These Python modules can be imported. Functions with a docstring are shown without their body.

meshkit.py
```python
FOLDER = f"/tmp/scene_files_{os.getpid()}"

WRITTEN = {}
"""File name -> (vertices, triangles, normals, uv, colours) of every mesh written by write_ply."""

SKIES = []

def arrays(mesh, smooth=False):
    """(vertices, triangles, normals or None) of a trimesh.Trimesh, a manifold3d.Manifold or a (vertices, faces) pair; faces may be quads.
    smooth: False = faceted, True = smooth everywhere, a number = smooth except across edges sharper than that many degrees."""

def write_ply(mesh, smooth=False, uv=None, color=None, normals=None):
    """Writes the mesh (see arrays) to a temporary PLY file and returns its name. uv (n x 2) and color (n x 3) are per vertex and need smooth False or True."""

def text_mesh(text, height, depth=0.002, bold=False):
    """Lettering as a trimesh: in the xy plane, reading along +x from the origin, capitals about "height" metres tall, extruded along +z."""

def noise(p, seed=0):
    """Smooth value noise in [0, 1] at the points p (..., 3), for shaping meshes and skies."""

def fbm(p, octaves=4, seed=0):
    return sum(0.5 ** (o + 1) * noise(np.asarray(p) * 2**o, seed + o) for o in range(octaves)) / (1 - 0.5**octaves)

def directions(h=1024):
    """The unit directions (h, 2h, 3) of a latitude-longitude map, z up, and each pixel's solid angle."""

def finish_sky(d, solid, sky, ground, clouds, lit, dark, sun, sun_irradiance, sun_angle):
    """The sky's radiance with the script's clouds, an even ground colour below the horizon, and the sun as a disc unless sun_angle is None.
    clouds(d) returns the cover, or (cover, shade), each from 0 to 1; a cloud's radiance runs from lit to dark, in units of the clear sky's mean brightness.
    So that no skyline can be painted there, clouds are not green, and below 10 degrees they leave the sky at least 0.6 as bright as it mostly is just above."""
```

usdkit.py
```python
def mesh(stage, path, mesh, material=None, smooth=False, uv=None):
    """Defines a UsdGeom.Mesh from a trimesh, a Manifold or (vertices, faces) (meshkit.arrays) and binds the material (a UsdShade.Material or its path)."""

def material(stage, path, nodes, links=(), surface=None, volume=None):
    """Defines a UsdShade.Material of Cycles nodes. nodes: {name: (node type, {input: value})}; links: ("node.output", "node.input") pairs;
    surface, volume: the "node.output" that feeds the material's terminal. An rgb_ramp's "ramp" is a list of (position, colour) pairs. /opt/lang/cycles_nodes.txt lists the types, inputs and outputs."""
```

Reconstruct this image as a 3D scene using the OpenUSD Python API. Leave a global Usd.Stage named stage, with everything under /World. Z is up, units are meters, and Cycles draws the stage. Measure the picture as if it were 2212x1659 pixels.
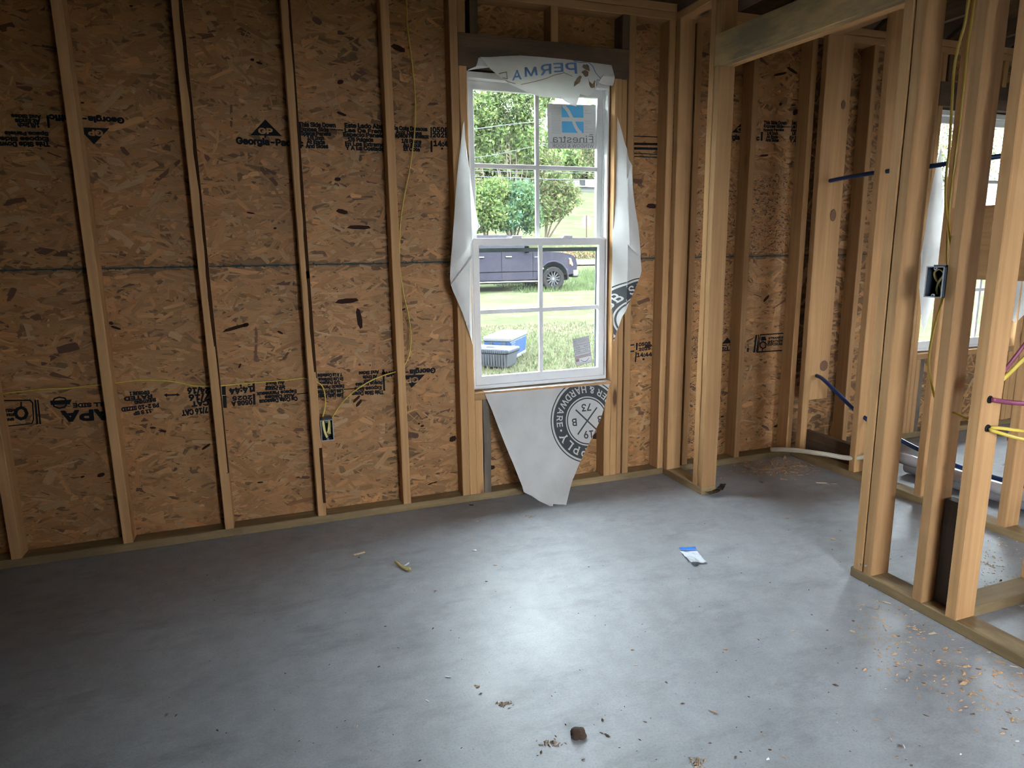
import math, random
import numpy as np, trimesh, shapely
from shapely.geometry import Polygon, Point, box as sbox, LineString
from shapely.ops import unary_union
import manifold3d as mf
from pxr import Usd, UsdGeom, UsdLux, UsdShade, Gf, Sdf, Vt
import usdkit, meshkit

random.seed(7)
rng = np.random.default_rng(7)
stage = Usd.Stage.CreateInMemory()
UsdGeom.SetStageUpAxis(stage, 'Z')
UsdGeom.SetStageMetersPerUnit(stage, 1.0)
UsdGeom.Xform.Define(stage, '/World')
UsdGeom.Scope.Define(stage, '/World/Looks')
IN = 0.0254
T = 1.5 * IN      # thickness of framing lumber
WD = 3.5 * IN     # width of a two by four

# ------------------------------------------------------------------ camera, sky, sun, exposure
F_PX, PW, PH = 1445.9557, 2212.0, 1659.0
CAM = np.array([0.65274427, -3.12026921, 1.24762433])
ROT = np.array([[0.9377947014270374, 0.07979721354369881, -0.3378956979395199],
                [-0.3469054187808497, 0.17594631182389703, -0.9212488945860676],
                [-0.014061592934560802, 0.9811601806362861, 0.1926836047460016]])
cam = UsdGeom.Camera.Define(stage, '/World/Camera')
m4 = np.eye(4); m4[:3, :3] = ROT; m4[:3, 3] = CAM
cam.AddTransformOp().Set(Gf.Matrix4d(*m4.T.ravel().tolist()))
cam.CreateHorizontalApertureAttr(36.0)
cam.CreateVerticalApertureAttr(27.0)
cam.CreateFocalLengthAttr(36.0 * F_PX / PW)
cam.CreateClippingRangeAttr(Gf.Vec2f(0.05, 2000))
cam.CreateExposureAttr(1.1)

sky = UsdLux.DomeLight.Define(stage, '/World/sky')
sky.CreateColorAttr(Gf.Vec3f(0.85, 0.925, 1.0)); sky.CreateIntensityAttr(6.0)
sun = UsdLux.DistantLight.Define(stage, '/World/sun')
sun.CreateColorAttr(Gf.Vec3f(1.0, 0.95, 0.86)); sun.CreateIntensityAttr(42.0); sun.CreateAngleAttr(0.6)
SUN_FROM = np.array([0.45, -0.52, 0.72])      # towards the sun: high, to the right of the house front
SUN_FROM = SUN_FROM / np.linalg.norm(SUN_FROM)
_z = SUN_FROM; _x = np.cross([0, 1, 0], _z); _x /= np.linalg.norm(_x); _y = np.cross(_z, _x)
ms = np.eye(4); ms[:3, 0], ms[:3, 1], ms[:3, 2] = _x, _y, _z
sun.AddTransformOp().Set(Gf.Matrix4d(*ms.T.ravel().tolist()))

# ------------------------------------------------------------------ pixel of the photograph -> point on a real plane or surface
def ray(u, v): return ROT @ np.array([(u - PW / 2) / F_PX, (PH / 2 - v) / F_PX, -1.0])
def on_x(u, v, x): d = ray(u, v); return CAM + d * (x - CAM[0]) / d[0]
def on_y(u, v, y=0.0): d = ray(u, v); return CAM + d * (y - CAM[1]) / d[1]
def on_z(u, v, z=0.0): d = ray(u, v); return CAM + d * (z - CAM[2]) / d[2]
def on_g(u, v, g):
    y = 0.0
    for _ in range(30):
        p = on_y(u, v, y); y = 0.5 * y + 0.5 * float(g(p[0], p[2]))
    return on_y(u, v, y)

# ------------------------------------------------------------------ prim helpers
used = {}
def numbered(parent, name):
    k = (parent, name); n = used.get(k, 0); used[k] = n + 1
    return name if n == 0 else '%s_%03d' % (name, n)
def path_of(parent): return '/World' if parent is None else str(parent.GetPath())
def tag(o, label=None, cat=None, group=None, kind=None):
    p = o.GetPrim() if hasattr(o, 'GetPrim') else o
    for k, v in (('label', label), ('category', cat), ('group', group), ('kind', kind)):
        if v: p.SetCustomDataByKey(k, v)
    return p
def obj(name, mesh, mat, parent=None, smooth=False, uv=None, tint=None, label=None, kind=None):
    base = path_of(parent)
    m = usdkit.mesh(stage, base + '/' + numbered(base, name), mesh, M[mat] if isinstance(mat, str) else mat, smooth=smooth, uv=uv)
    if tint is not None:
        UsdGeom.PrimvarsAPI(m).CreatePrimvar('tint', Sdf.ValueTypeNames.Color3fArray, 'vertex').Set(Vt.Vec3fArray.FromNumpy(np.asarray(tint, np.float32)))
    tag(m, label=label, kind=kind)
    return m.GetPrim()
def thing(name, label=None, cat=None, group=None, kind=None):
    x = UsdGeom.Xform.Define(stage, '/World/' + numbered('/World', name))
    return tag(x, label, cat, group, kind)
cat = trimesh.util.concatenate

# ------------------------------------------------------------------ shape helpers
def box(x0, x1, y0, y1, z0, z1):
    return trimesh.creation.box(bounds=[[min(x0, x1), min(y0, y1), min(z0, z1)], [max(x0, x1), max(y0, y1), max(z0, z1)]])
def lumber(x0, x1, y0, y1, z0, z1, c=0.003, jig=0.0012):
    """A board with eased long edges, along its longest side."""
    lo = np.array([min(x0, x1), min(y0, y1), min(z0, z1)]); hi = np.array([max(x0, x1), max(y0, y1), max(z0, z1)])
    ext = hi - lo; ax = int(np.argmax(ext)); o = [i for i in range(3) if i != ax]
    a, b = ext[o[0]] / 2, ext[o[1]] / 2
    c = min(c, a * .4, b * .4)
    prof = np.array([(-a + c, -b), (a - c, -b), (a, -b + c), (a, b - c), (a - c, b), (-a + c, b), (-a, b - c), (-a, -b + c)])
    L = ext[ax]; n = 2 if L < .3 else 5
    ts = np.linspace(lo[ax], hi[ax], n)
    bow = rng.normal(0, jig, (n, 2)); bow[0] *= .3; bow[-1] *= .3
    V = []
    for t, d in zip(ts, bow):
        q = np.zeros((8, 3)); q[:, o[0]] = prof[:, 0] + (lo[o[0]] + hi[o[0]]) / 2 + d[0]; q[:, o[1]] = prof[:, 1] + (lo[o[1]] + hi[o[1]]) / 2 + d[1]; q[:, ax] = t; V.append(q)
    V = np.vstack(V); Fc = []
    for k in range(n - 1):
        for j in range(8):
            p, q = k * 8 + j, k * 8 + (j + 1) % 8
            Fc += [[p, q, q + 8], [p, q + 8, p + 8]]
    for j in range(1, 7):
        Fc += [[0, j + 1, j], [(n - 1) * 8, (n - 1) * 8 + j, (n - 1) * 8 + j + 1]]
    m = trimesh.Trimesh(V, Fc, process=False)
    if m.volume < 0: m.invert()
    return m
def rbox(x0, x1, y0, y1, z0, z1, r=0.01, seg=8):
    """A box with rounded edges: the hull of eight spheres."""
    s = mf.Manifold.sphere(r, seg)
    xs, ys, zs = sorted((x0, x1)), sorted((y0, y1)), sorted((z0, z1))
    return mf.Manifold.batch_hull([s.translate([xs[i] + (r, -r)[i], ys[j] + (r, -r)[j], zs[k] + (r, -r)[k]]) for i in (0, 1) for j in (0, 1) for k in (0, 1)])
def tm(m):
    if isinstance(m, trimesh.Trimesh): return m
    q = m.to_mesh(); return trimesh.Trimesh(q.vert_properties[:, :3], q.tri_verts, process=False)
def spline(P, n=8):
    P = np.asarray(P, float)
    if len(P) < 3: return np.array([P[0] + (P[-1] - P[0]) * t for t in np.linspace(0, 1, n + 1)])
    Q = np.vstack([2 * P[0] - P[1], P, 2 * P[-1] - P[-2]]); out = []
    for i in range(1, len(Q) - 2):
        for t in np.linspace(0, 1, n, endpoint=False):
            a, b, c, d = Q[i - 1], Q[i], Q[i + 1], Q[i + 2]
            out.append(.5 * (2 * b + (c - a) * t + (2 * a - 5 * b + 4 * c - d) * t ** 2 + (3 * b - a - 3 * c + d) * t ** 3))
    out.append(P[-1]); return np.array(out)
def tube(P, r, n=8, up=(0, 0, 1), flat=1.0, ends=True):
    """A tube along P (radius r, or one radius per point); flat squeezes it along the second axis."""
    P = np.asarray(P, float); r = np.broadcast_to(np.asarray(r, float), (len(P),))
    tg = np.gradient(P, axis=0); tg /= np.maximum(np.linalg.norm(tg, axis=1, keepdims=True), 1e-9)
    u = np.asarray(up, float); V = []
    a0 = u - tg[0] * (u @ tg[0])
    if np.linalg.norm(a0) < 1e-3: a0 = np.cross(tg[0], [0.3, .9, .1])
    for p, t, rr in zip(P, tg, r):
        a0 = a0 - t * (a0 @ t); a0 /= max(np.linalg.norm(a0), 1e-9); b0 = np.cross(t, a0)
        th = np.linspace(0, 2 * np.pi, n, endpoint=False)
        V.append(p + rr * (np.cos(th)[:, None] * a0 + flat * np.sin(th)[:, None] * b0))
    k = len(P); V = np.vstack(V); Fc = []
    for i in range(k - 1):
        for j in range(n):
            a, b = i * n + j, i * n + (j + 1) % n
            Fc += [[a, b, b + n], [a, b + n, a + n]]
    if ends:
        for j in range(1, n - 1): Fc += [[0, j + 1, j], [(k - 1) * n, (k - 1) * n + j, (k - 1) * n + j + 1]]
    m = trimesh.Trimesh(V, Fc, process=False)
    return m
def bar(a, b, r, n=8): return tube(np.array([a, b], float), r, n)
def prism(poly, d, axis='y', at=0.0):
    """A shapely polygon (first coord, second coord) extruded over d along axis, starting at 'at'."""
    m = trimesh.creation.extrude_polygon(poly, d, engine='earcut'); v = m.vertices.copy()
    if axis == 'y': w = np.c_[v[:, 0], at + v[:, 2], v[:, 1]]
    elif axis == 'x': w = np.c_[at + v[:, 2], v[:, 0], v[:, 1]]
    else: w = np.c_[v[:, 0], v[:, 1], at + v[:, 2]]
    m = trimesh.Trimesh(w, m.faces, process=False)
    if m.volume < 0: m.invert()
    return m
def lathe(prof, n=32, axis='z', at=(0, 0, 0)):
    m = trimesh.creation.revolve(np.asarray(prof, float), sections=n); v = m.vertices.copy()
    if axis == 'y': v = np.c_[v[:, 0], -v[:, 2], v[:, 1]]
    if axis == 'x': v = np.c_[v[:, 2], v[:, 0], v[:, 1]]
    m = trimesh.Trimesh(v + np.asarray(at), m.faces, process=False)
    return m
def flat_tri(poly, size=None):
    """2D triangulation (vertices, faces) of a polygon, cut finer than size."""
    V, Fc, k = [], [], 0
    for g in getattr(poly, 'geoms', [poly]):
        if g.is_empty or g.geom_type != 'Polygon' or g.area < 1e-9: continue
        v, f = trimesh.creation.triangulate_polygon(g, engine='earcut')
        V.append(v); Fc.append(np.asarray(f) + k); k += len(v)
    if not V: return np.zeros((0, 2)), np.zeros((0, 3), int)
    V, Fc = np.vstack(V), np.vstack(Fc)
    if size:
        v3, Fc = trimesh.remesh.subdivide_to_size(np.c_[V, np.zeros(len(V))], Fc, size, max_iter=12); V = v3[:, :2]
    return V, Fc
def text_poly(text, h, bold=True):
    m = meshkit.text_mesh(text, h, 0.002, bold=bold)
    tri = m.triangles[np.abs(m.triangles[:, :, 2]).max(1) < 1e-6]
    return unary_union([Polygon(t[:, :2]).buffer(h * .002) for t in tri]).simplify(h * .012)
SERIF = {'H': '0011 ', 'U': '11', 'P': '', 'L': '', 'Y': ''}
def slab_letter(ch, h):
    """A bold capital with slab feet, standing on the origin, h tall."""
    p = text_poly(ch, h, True); x0, y0, x1, y1 = p.bounds
    w = x1 - x0; s = .07 * h
    st = {'H': [(.14, 0), (.86, 0), (.14, 1), (.86, 1)], 'U': [(.12, 1), (.88, 1)], 'P': [(.16, 0), (.1, 1)], 'L': [(.16, 1), (.1, 0)], 'Y': [(.5, 0), (.1, 1), (.9, 1)],
          'A': [(.1, 0), (.9, 0)], 'R': [(.14, 0), (.88, 0), (.06, 1)], 'D': [(.06, 0), (.06, 1)], 'W': [(.08, 1), (.5, 1), (.92, 1)], 'E': [(.06, 0), (.06, 1)], 'B': [(.06, 0), (.06, 1)],
          'M': [(.1, 0), (.9, 0), (.08, 1), (.92, 1)]}.get(ch, [])
    q = [p] + [sbox(x0 + a * w - .15 * h, (0 if b == 0 else h - s), x0 + a * w + .15 * h, (s if b == 0 else h)) for a, b in st]
    p = unary_union(q); x0, _, x1, _ = p.bounds
    return shapely.affinity.translate(p, -(x0 + x1) / 2, 0), x1 - x0
def arc_text(text, r, h, a_mid, inward=False, gap=.012):
    """Slab letters along a circle round the origin; a_mid in degrees; inward: letters stand with their heads to the centre."""
    L = [slab_letter(c, h) if c not in ' .' else (Point(0, h / 2).buffer(h * .13) if c == '.' else None, h * .32) for c in text]
    tot = sum(w for _, w in L) + gap * (len(L) - 1); s = -tot / 2; out = []
    for p, w in L:
        a = s + w / 2; s += w + gap
        if p is None: continue
        if inward:
            th = math.radians(a_mid) + a / (r + h / 2); q = shapely.affinity.translate(p, 0, -h / 2)
            q = shapely.affinity.rotate(q, math.degrees(th) + 90, origin=(0, 0)); out.append(shapely.affinity.translate(q, (r) * math.cos(th), (r) * math.sin(th)))
        else:
            th = math.radians(a_mid) - a / (r); q = shapely.affinity.translate(p, 0, -h / 2)
            q = shapely.affinity.rotate(q, math.degrees(th) - 90, origin=(0, 0)); out.append(shapely.affinity.translate(q, r * math.cos(th), r * math.sin(th)))
    return unary_union(out)

# ------------------------------------------------------------------ materials
M = {}
def mat(name, nodes, links=(), surface='p.BSDF'):
    M[name] = usdkit.material(stage, '/World/Looks/' + name, nodes, links, surface=surface); return M[name]
def plain(name, color, rough=.5, **k):
    return mat(name, {'p': ('principled_bsdf', {'base_color': color, 'roughness': rough, **k})})
def wood(name, axis, light, dark, knot=(.10, .045, .02), stain=None, stain_amt=.0, rough=.75, fine=55, var=.28):
    s1 = [fine, fine, fine]; s1['xyz'.index(axis)] = 1.3
    s2 = [15, 15, 15]; s2['xyz'.index(axis)] = .55
    s3 = [5.5, 5.5, 5.5]; s3['xyz'.index(axis)] = 1.5
    N = {'g': ('geometry', {}), 'oi': ('object_info', {}), 'off': ('vector_math', {'math_type': 'scale', 'vector1': (13.1, 7.7, 19.3)}),
         'pos': ('vector_math', {'math_type': 'add'}),
         'm1': ('mapping', {'scale': s1}), 'n1': ('noise_texture', {'scale': 1.0, 'detail': 4, 'roughness': .6}),
         'm2': ('mapping', {'scale': s2}), 'n2': ('noise_texture', {'scale': 1.0, 'detail': 2, 'roughness': .5, 'distortion': .6}),
         'ring': ('math', {'math_type': 'multiply', 'value2': 5.0}), 'fr': ('math', {'math_type': 'pingpong', 'value2': .5}),
         'm3': ('mapping', {'scale': s3}), 'vo': ('voronoi_texture', {'scale': 1.0, 'feature': 'f1'}),
         'kr': ('rgb_ramp', {'ramp': [(0, (1, 1, 1)), (.055, (1, 1, 1)), (.085, (.35, .35, .35)), (.13, (0, 0, 0)), (1, (0, 0, 0))]}),
         'mx0': ('math', {'math_type': 'multiply_add', 'value2': .9, 'value3': 0.0}), 'add': ('math', {'math_type': 'add'}),
         'cr': ('rgb_ramp', {'ramp': [(0.25, light), (.55, tuple(np.array(light) * .55 + np.array(dark) * .45)), (.95, dark)]}),
         'cr2': ('rgb_ramp', {'ramp': [(0, (0, 0, 0)), (1, (1, 1, 1))]}),
         'kn': ('mix_color', {'b': knot}), 'val': ('map_range', {'from_min': 0, 'from_max': 1, 'to_min': 1 - var, 'to_max': 1 + var * .6}), 'h': ('hsv', {'hue': .5, 'saturation': 1.0, 'fac': 1.0}),
         'b': ('bump', {'strength': .35, 'distance': .002}), 'p': ('principled_bsdf', {'roughness': rough, 'specular_ior_level': .25})}
    Lk = [('oi.random', 'off.scale'), ('g.position', 'pos.vector1'), ('off.vector', 'pos.vector2'),
          ('pos.vector', 'm1.vector'), ('m1.vector', 'n1.vector'), ('pos.vector', 'm2.vector'), ('m2.vector', 'n2.vector'), ('n2.fac', 'ring.value1'), ('ring.value', 'fr.value1'),
          ('pos.vector', 'm3.vector'), ('m3.vector', 'vo.vector'), ('vo.distance', 'kr.fac'),
          ('fr.value', 'mx0.value1'), ('n1.fac', 'add.value1'), ('mx0.value', 'add.value2'), ('add.value', 'cr.fac'),
          ('cr.color', 'kn.a'), ('kr.color', 'kn.fac'), ('oi.random', 'val.value'), ('val.result', 'h.value'), ('n1.fac', 'b.height'), ('b.normal', 'p.normal')]
    N['mx0'][1]['value2'] = .45; N['mx0'][1]['value3'] = -.02
    last = 'kn.result'
    if stain:
        N['m4'] = ('mapping', {'scale': tuple(2.5 if 'xyz'[i] == axis else 9 for i in range(3))}); N['n4'] = ('noise_texture', {'scale': 1.0, 'detail': 5, 'roughness': .65})
        N['sr'] = ('rgb_ramp', {'ramp': [(.5 - stain_amt * .35, (0, 0, 0)), (.62, (.9, .9, .9)), (1, (1, 1, 1))]}); N['st'] = ('mix_color', {'b': stain})
        Lk += [('pos.vector', 'm4.vector'), ('m4.vector', 'n4.vector'), ('n4.fac', 'sr.fac'), ('sr.color', 'st.fac'), (last, 'st.a')]; last = 'st.result'
    Lk += [(last, 'h.color'), ('h.color', 'p.base_color')]
    for k in ('cr2',): N.pop(k)
    return mat(name, N, Lk)
PINE_L, PINE_D = (.54, .315, .145), (.38, .205, .088)
for ax in 'xyz':
    wood('pine_' + ax, ax, PINE_L, PINE_D)
    wood('treated_' + ax, ax, (.38, .27, .14), (.24, .165, .08), stain=(.19, .135, .07), stain_amt=.35)
    wood('old_' + ax, ax, (.22, .135, .08), (.12, .07, .042), stain=(.075, .055, .042), stain_amt=.5, var=.15)
wood('mould_y', 'y', (.54, .36, .165), (.42, .27, .115), stain=(.17, .135, .09), stain_amt=.42, var=.05)
wood('grey_z', 'z', (.13, .11, .10), (.075, .06, .055), stain=(.05, .045, .045), stain_amt=.5, var=.1)
wood('greyish_z', 'z', (.30, .24, .18), (.18, .135, .10), stain=(.10, .085, .07), stain_amt=.5)
mat('osb', {'g': ('geometry', {}), 'm': ('mapping', {'scale': (14, 14, 40)}), 'n': ('noise_texture', {'scale': 1.0, 'detail': 5, 'roughness': .65}),
            'cr': ('rgb_ramp', {'ramp': [(.3, (.12, .065, .03)), (.6, (.21, .12, .055))]}), 'p': ('principled_bsdf', {'roughness': .7, 'specular_ior_level': .3})},
    [('g.position', 'm.vector'), ('m.vector', 'n.vector'), ('n.fac', 'cr.fac'), ('cr.color', 'p.base_color')])
mat('strand', {'a': ('attribute', {'attribute': 'tint'}), 'uv': ('texture_coordinate', {}), 'm': ('mapping', {'scale': (14, 420, 1)}), 'n': ('noise_texture', {'scale': 1.0, 'detail': 4, 'roughness': .7}),
               'cr': ('rgb_ramp', {'ramp': [(.25, (.62, .60, .58)), (.5, (1, 1, 1)), (.75, (1.28, 1.25, 1.2))]}), 'mx': ('mix_color', {'blend_type': 'multiply', 'fac': 1.0, 'use_clamp': False}),
               'b': ('bump', {'strength': .4, 'distance': .001}), 'p': ('principled_bsdf', {'roughness': .62, 'specular_ior_level': .35})},
    [('uv.UV', 'm.vector'), ('m.vector', 'n.vector'), ('n.fac', 'cr.fac'), ('a.color', 'mx.a'), ('cr.color', 'mx.b'), ('mx.result', 'p.base_color'), ('n.fac', 'b.height'), ('b.normal', 'p.normal')])
mat('concrete', {'g': ('geometry', {}), 'n1': ('noise_texture', {'scale': 1.6, 'detail': 6, 'roughness': .62}), 'n2': ('noise_texture', {'scale': 11, 'detail': 6, 'roughness': .7}), 'n3': ('noise_texture', {'scale': 160, 'detail': 3, 'roughness': .7}),
                 'm': ('mapping', {'scale': (3.0, 7.5, 1), 'rotation': (0, 0, .35)}), 'n4': ('noise_texture', {'scale': 1.0, 'detail': 7, 'roughness': .75}),
                 'c1': ('rgb_ramp', {'ramp': [(.30, (.265, .275, .29)), (.70, (.345, .355, .372))]}), 'c2': ('rgb_ramp', {'ramp': [(.35, (.86, .86, .87)), (.65, (1.05, 1.05, 1.05))]}),
                 'c3': ('rgb_ramp', {'ramp': [(.28, (.80, .80, .80)), (.5, (1, 1, 1)), (.75, (1.06, 1.06, 1.06))]}), 'c4': ('rgb_ramp', {'ramp': [(.34, (.62, .62, .635)), (.48, (1, 1, 1))]}),
                 'a': ('mix_color', {'blend_type': 'multiply', 'fac': 1.0, 'use_clamp': False}), 'b': ('mix_color', {'blend_type': 'multiply', 'fac': 1.0, 'use_clamp': False}), 'd': ('mix_color', {'blend_type': 'multiply', 'fac': .55, 'use_clamp': False}),
                 'rr': ('map_range', {'from_min': .3, 'from_max': .7, 'to_min': .38, 'to_max': .58}), 'bp': ('bump', {'strength': .12, 'distance': .002}), 'p': ('principled_bsdf', {'specular_ior_level': .45})},
    [('g.position', 'n1.vector'), ('g.position', 'n2.vector'), ('g.position', 'n3.vector'), ('g.position', 'm.vector'), ('m.vector', 'n4.vector'), ('n1.fac', 'c1.fac'), ('n2.fac', 'c2.fac'), ('n3.fac', 'c3.fac'), ('n4.fac', 'c4.fac'),
     ('c1.color', 'a.a'), ('c2.color', 'a.b'), ('a.result', 'b.a'), ('c3.color', 'b.b'), ('b.result', 'd.a'), ('c4.color', 'd.b'), ('d.result', 'p.base_color'), ('n1.fac', 'rr.value'), ('rr.result', 'p.roughness'), ('n3.fac', 'bp.height'), ('bp.normal', 'p.normal')])
plain('vinyl', (.66, .66, .66), .4)
plain('screen_metal', (.035, .045, .05), .5)
mat('glass', {'t': ('transparent_bsdf', {'color': (.93, .96, .95)}), 'gl': ('glossy_bsdf', {'color': (1, 1, 1), 'roughness': .01}), 'f': ('fresnel', {'IOR': 1.45}), 'g': ('geometry', {}), 'one': ('math', {'math_type': 'subtract', 'value1': 1.0}), 'ff': ('math', {'math_type': 'multiply'}), 'mx': ('mix_closure', {}), 'haze_and_dust': ('translucent_bsdf', {'color': (.9, .92, .95)}), 'dm': ('mix_closure', {'fac': .0028})},  # faint translucent share: pale haze put in the glass to lift dark outdoor tones
    [('g.backfacing', 'one.value2'), ('f.fac', 'ff.value1'), ('one.value', 'ff.value2'), ('ff.value', 'mx.fac'), ('t.BSDF', 'mx.closure1'), ('gl.BSDF', 'mx.closure2'), ('mx.closure', 'dm.closure1'), ('haze_and_dust.BSDF', 'dm.closure2')], 'dm.closure')
mat('wrap', {'g': ('geometry', {}), 'n': ('noise_texture', {'scale': 9, 'detail': 4}), 'cr': ('rgb_ramp', {'ramp': [(.25, (.58, .565, .55)), (.6, (.68, .67, .66))]}), 'm': ('mapping', {'scale': (260, 260, 90)}), 'n2': ('noise_texture', {'scale': 1, 'detail': 2}),
             'bp': ('bump', {'strength': .15, 'distance': .002}), 'd': ('principled_bsdf', {'roughness': .45}), 't': ('translucent_bsdf', {'color': (.66, .65, .62)}), 'mx': ('mix_closure', {'fac': .3})},
    [('g.position', 'n.vector'), ('n.fac', 'cr.fac'), ('cr.color', 'd.base_color'), ('g.position', 'm.vector'), ('m.vector', 'n2.vector'), ('n2.fac', 'bp.height'), ('bp.normal', 'd.normal'), ('d.BSDF', 'mx.closure1'), ('t.BSDF', 'mx.closure2')], 'mx.closure')
def ink(name, color, tr=.25):
    mat(name, {'d': ('diffuse_bsdf', {'color': color}), 't': ('translucent_bsdf', {'color': tuple(np.array(color) * .8)}), 'mx': ('mix_closure', {'fac': tr})}, [('d.BSDF', 'mx.closure1'), ('t.BSDF', 'mx.closure2')], 'mx.closure')
ink('ink_grey', (.075, .08, .085), .1); ink('ink_blue', (.20, .32, .62), .3); ink('ink_brown', (.30, .22, .15), .3)
plain('ink_black', (.014, .015, .017), .8, specular_ior_level=.1); plain('ink_teal', (.012, .035, .040), .7)
plain('knot_wood', (.16, .075, .035), .7); plain('bark_strip', (.050, .024, .013), .95, specular_ior_level=.0); plain('flake_dark', (.035, .016, .012), .8, specular_ior_level=.1)
plain('paper', (.62, .63, .64), .6); plain('paper_grey', (.48, .49, .51), .6); plain('paper_white', (.78, .78, .78), .6); plain('sky_blue', (.10, .44, .80), .5); plain('print_grey', (.17, .165, .16), .6); plain('print_red', (.28, .17, .17), .6)
plain('yellow_cable', (.62, .46, .07), .4); plain('yellow_pale', (.68, .56, .20), .45); plain('purple_cable', (.23, .045, .10), .4); plain('pex_blue', (.012, .045, .16), .35); plain('pex_white', (.68, .62, .50), .45)
plain('box_plastic', (.035, .045, .060), .45); plain('box_rim', (.30, .33, .36), .45)
plain('bag_film', (.66, .72, .78), .12); plain('bag_blue', (.02, .19, .70), .3); plain('black_plastic', (.012, .013, .015), .35)
plain('pvc', (.78, .79, .83), .18); plain('film_shiny', (.70, .70, .76), .12, specular_ior_level=.7); plain('galvanised', (.55, .56, .58), .35, metallic=1.0)
plain('red_lid', (.50, .02, .02), .4); plain('bucket', (.78, .78, .78), .45)
plain('steel', (.62, .62, .64), .3, metallic=1.0)
plain('mud', (.060, .032, .020), .9); plain('chip_wood', (.50, .30, .16), .8); plain('chip_pale', (.62, .48, .32), .8); plain('chip_dark', (.13, .075, .045), .85); plain('haze_and_dust', (.42, .28, .17), .95); plain('tan_dirt', (.36, .27, .19), .95)
plain('white_scrap', (.78, .78, .78), .5)

# ================================================================== THE BUILDING
ZP, ZT = T, 2.3753            # top of the bottom plate, underside of the top plate
XP = 2.7019                   # left face of the closet front partition
XB = 3.61                     # left face of the closet rear wall
YO = WD                       # inner face of the sheathing of the window wall
SEAM = 1.207
HOUSE = dict(x0=-4.5, x1=9.0, y0=-5.0)
fl = obj('floor', box(HOUSE['x0'] - .1, HOUSE['x1'] + .1, HOUSE['y0'] - .1, YO + .02, -.14, 0), 'concrete'); tag(fl, kind='structure')

wb = thing('wall_back', 'framed exterior wall with strand board sheathing and the window', kind='structure')
def stud(x, y, z0, z1, along, parent, name='stud', m='pine_z', w=WD, t=T):
    """A vertical member; along: the axis its wall runs along (its thin side)."""
    a = (x, x + t, y, y + w) if along == 'x' else (x, x + w, y, y + t)
    return obj(name, lumber(*a, z0, z1), m, parent)
W1 = dict(l=1.600, r=2.362, sill=.565, head=2.080)
W2 = dict(l=4.600, r=5.514, sill=.565, head=2.080)
S = 16 * IN
for k in range(-10, 5):
    stud((k - 1) * S, 0.0, ZP, ZT, 'x', wb)
for xk, z0_, z1_, sd in ((S + T, .3, ZT - .02, 1), (2 * S + T, 1.15, ZT, 2), (2 * S + T, .1, .38, 3), (2 * S + T, .7, 1.2, 4)):
    zz = np.arange(z0_, z1_, .03); r_ = np.random.default_rng(60 + sd); wv = .004 + .012 * meshkit.fbm(np.c_[zz * 6, zz * 0 + sd, zz * 0], 3, sd)
    obj('bark_edge', prism(Polygon(np.vstack([np.c_[xk - wv, zz], np.c_[np.full(len(zz), xk + .0012), zz][::-1]])).buffer(0), .02, 'y', -.0012), 'bark_strip', wb)
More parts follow.
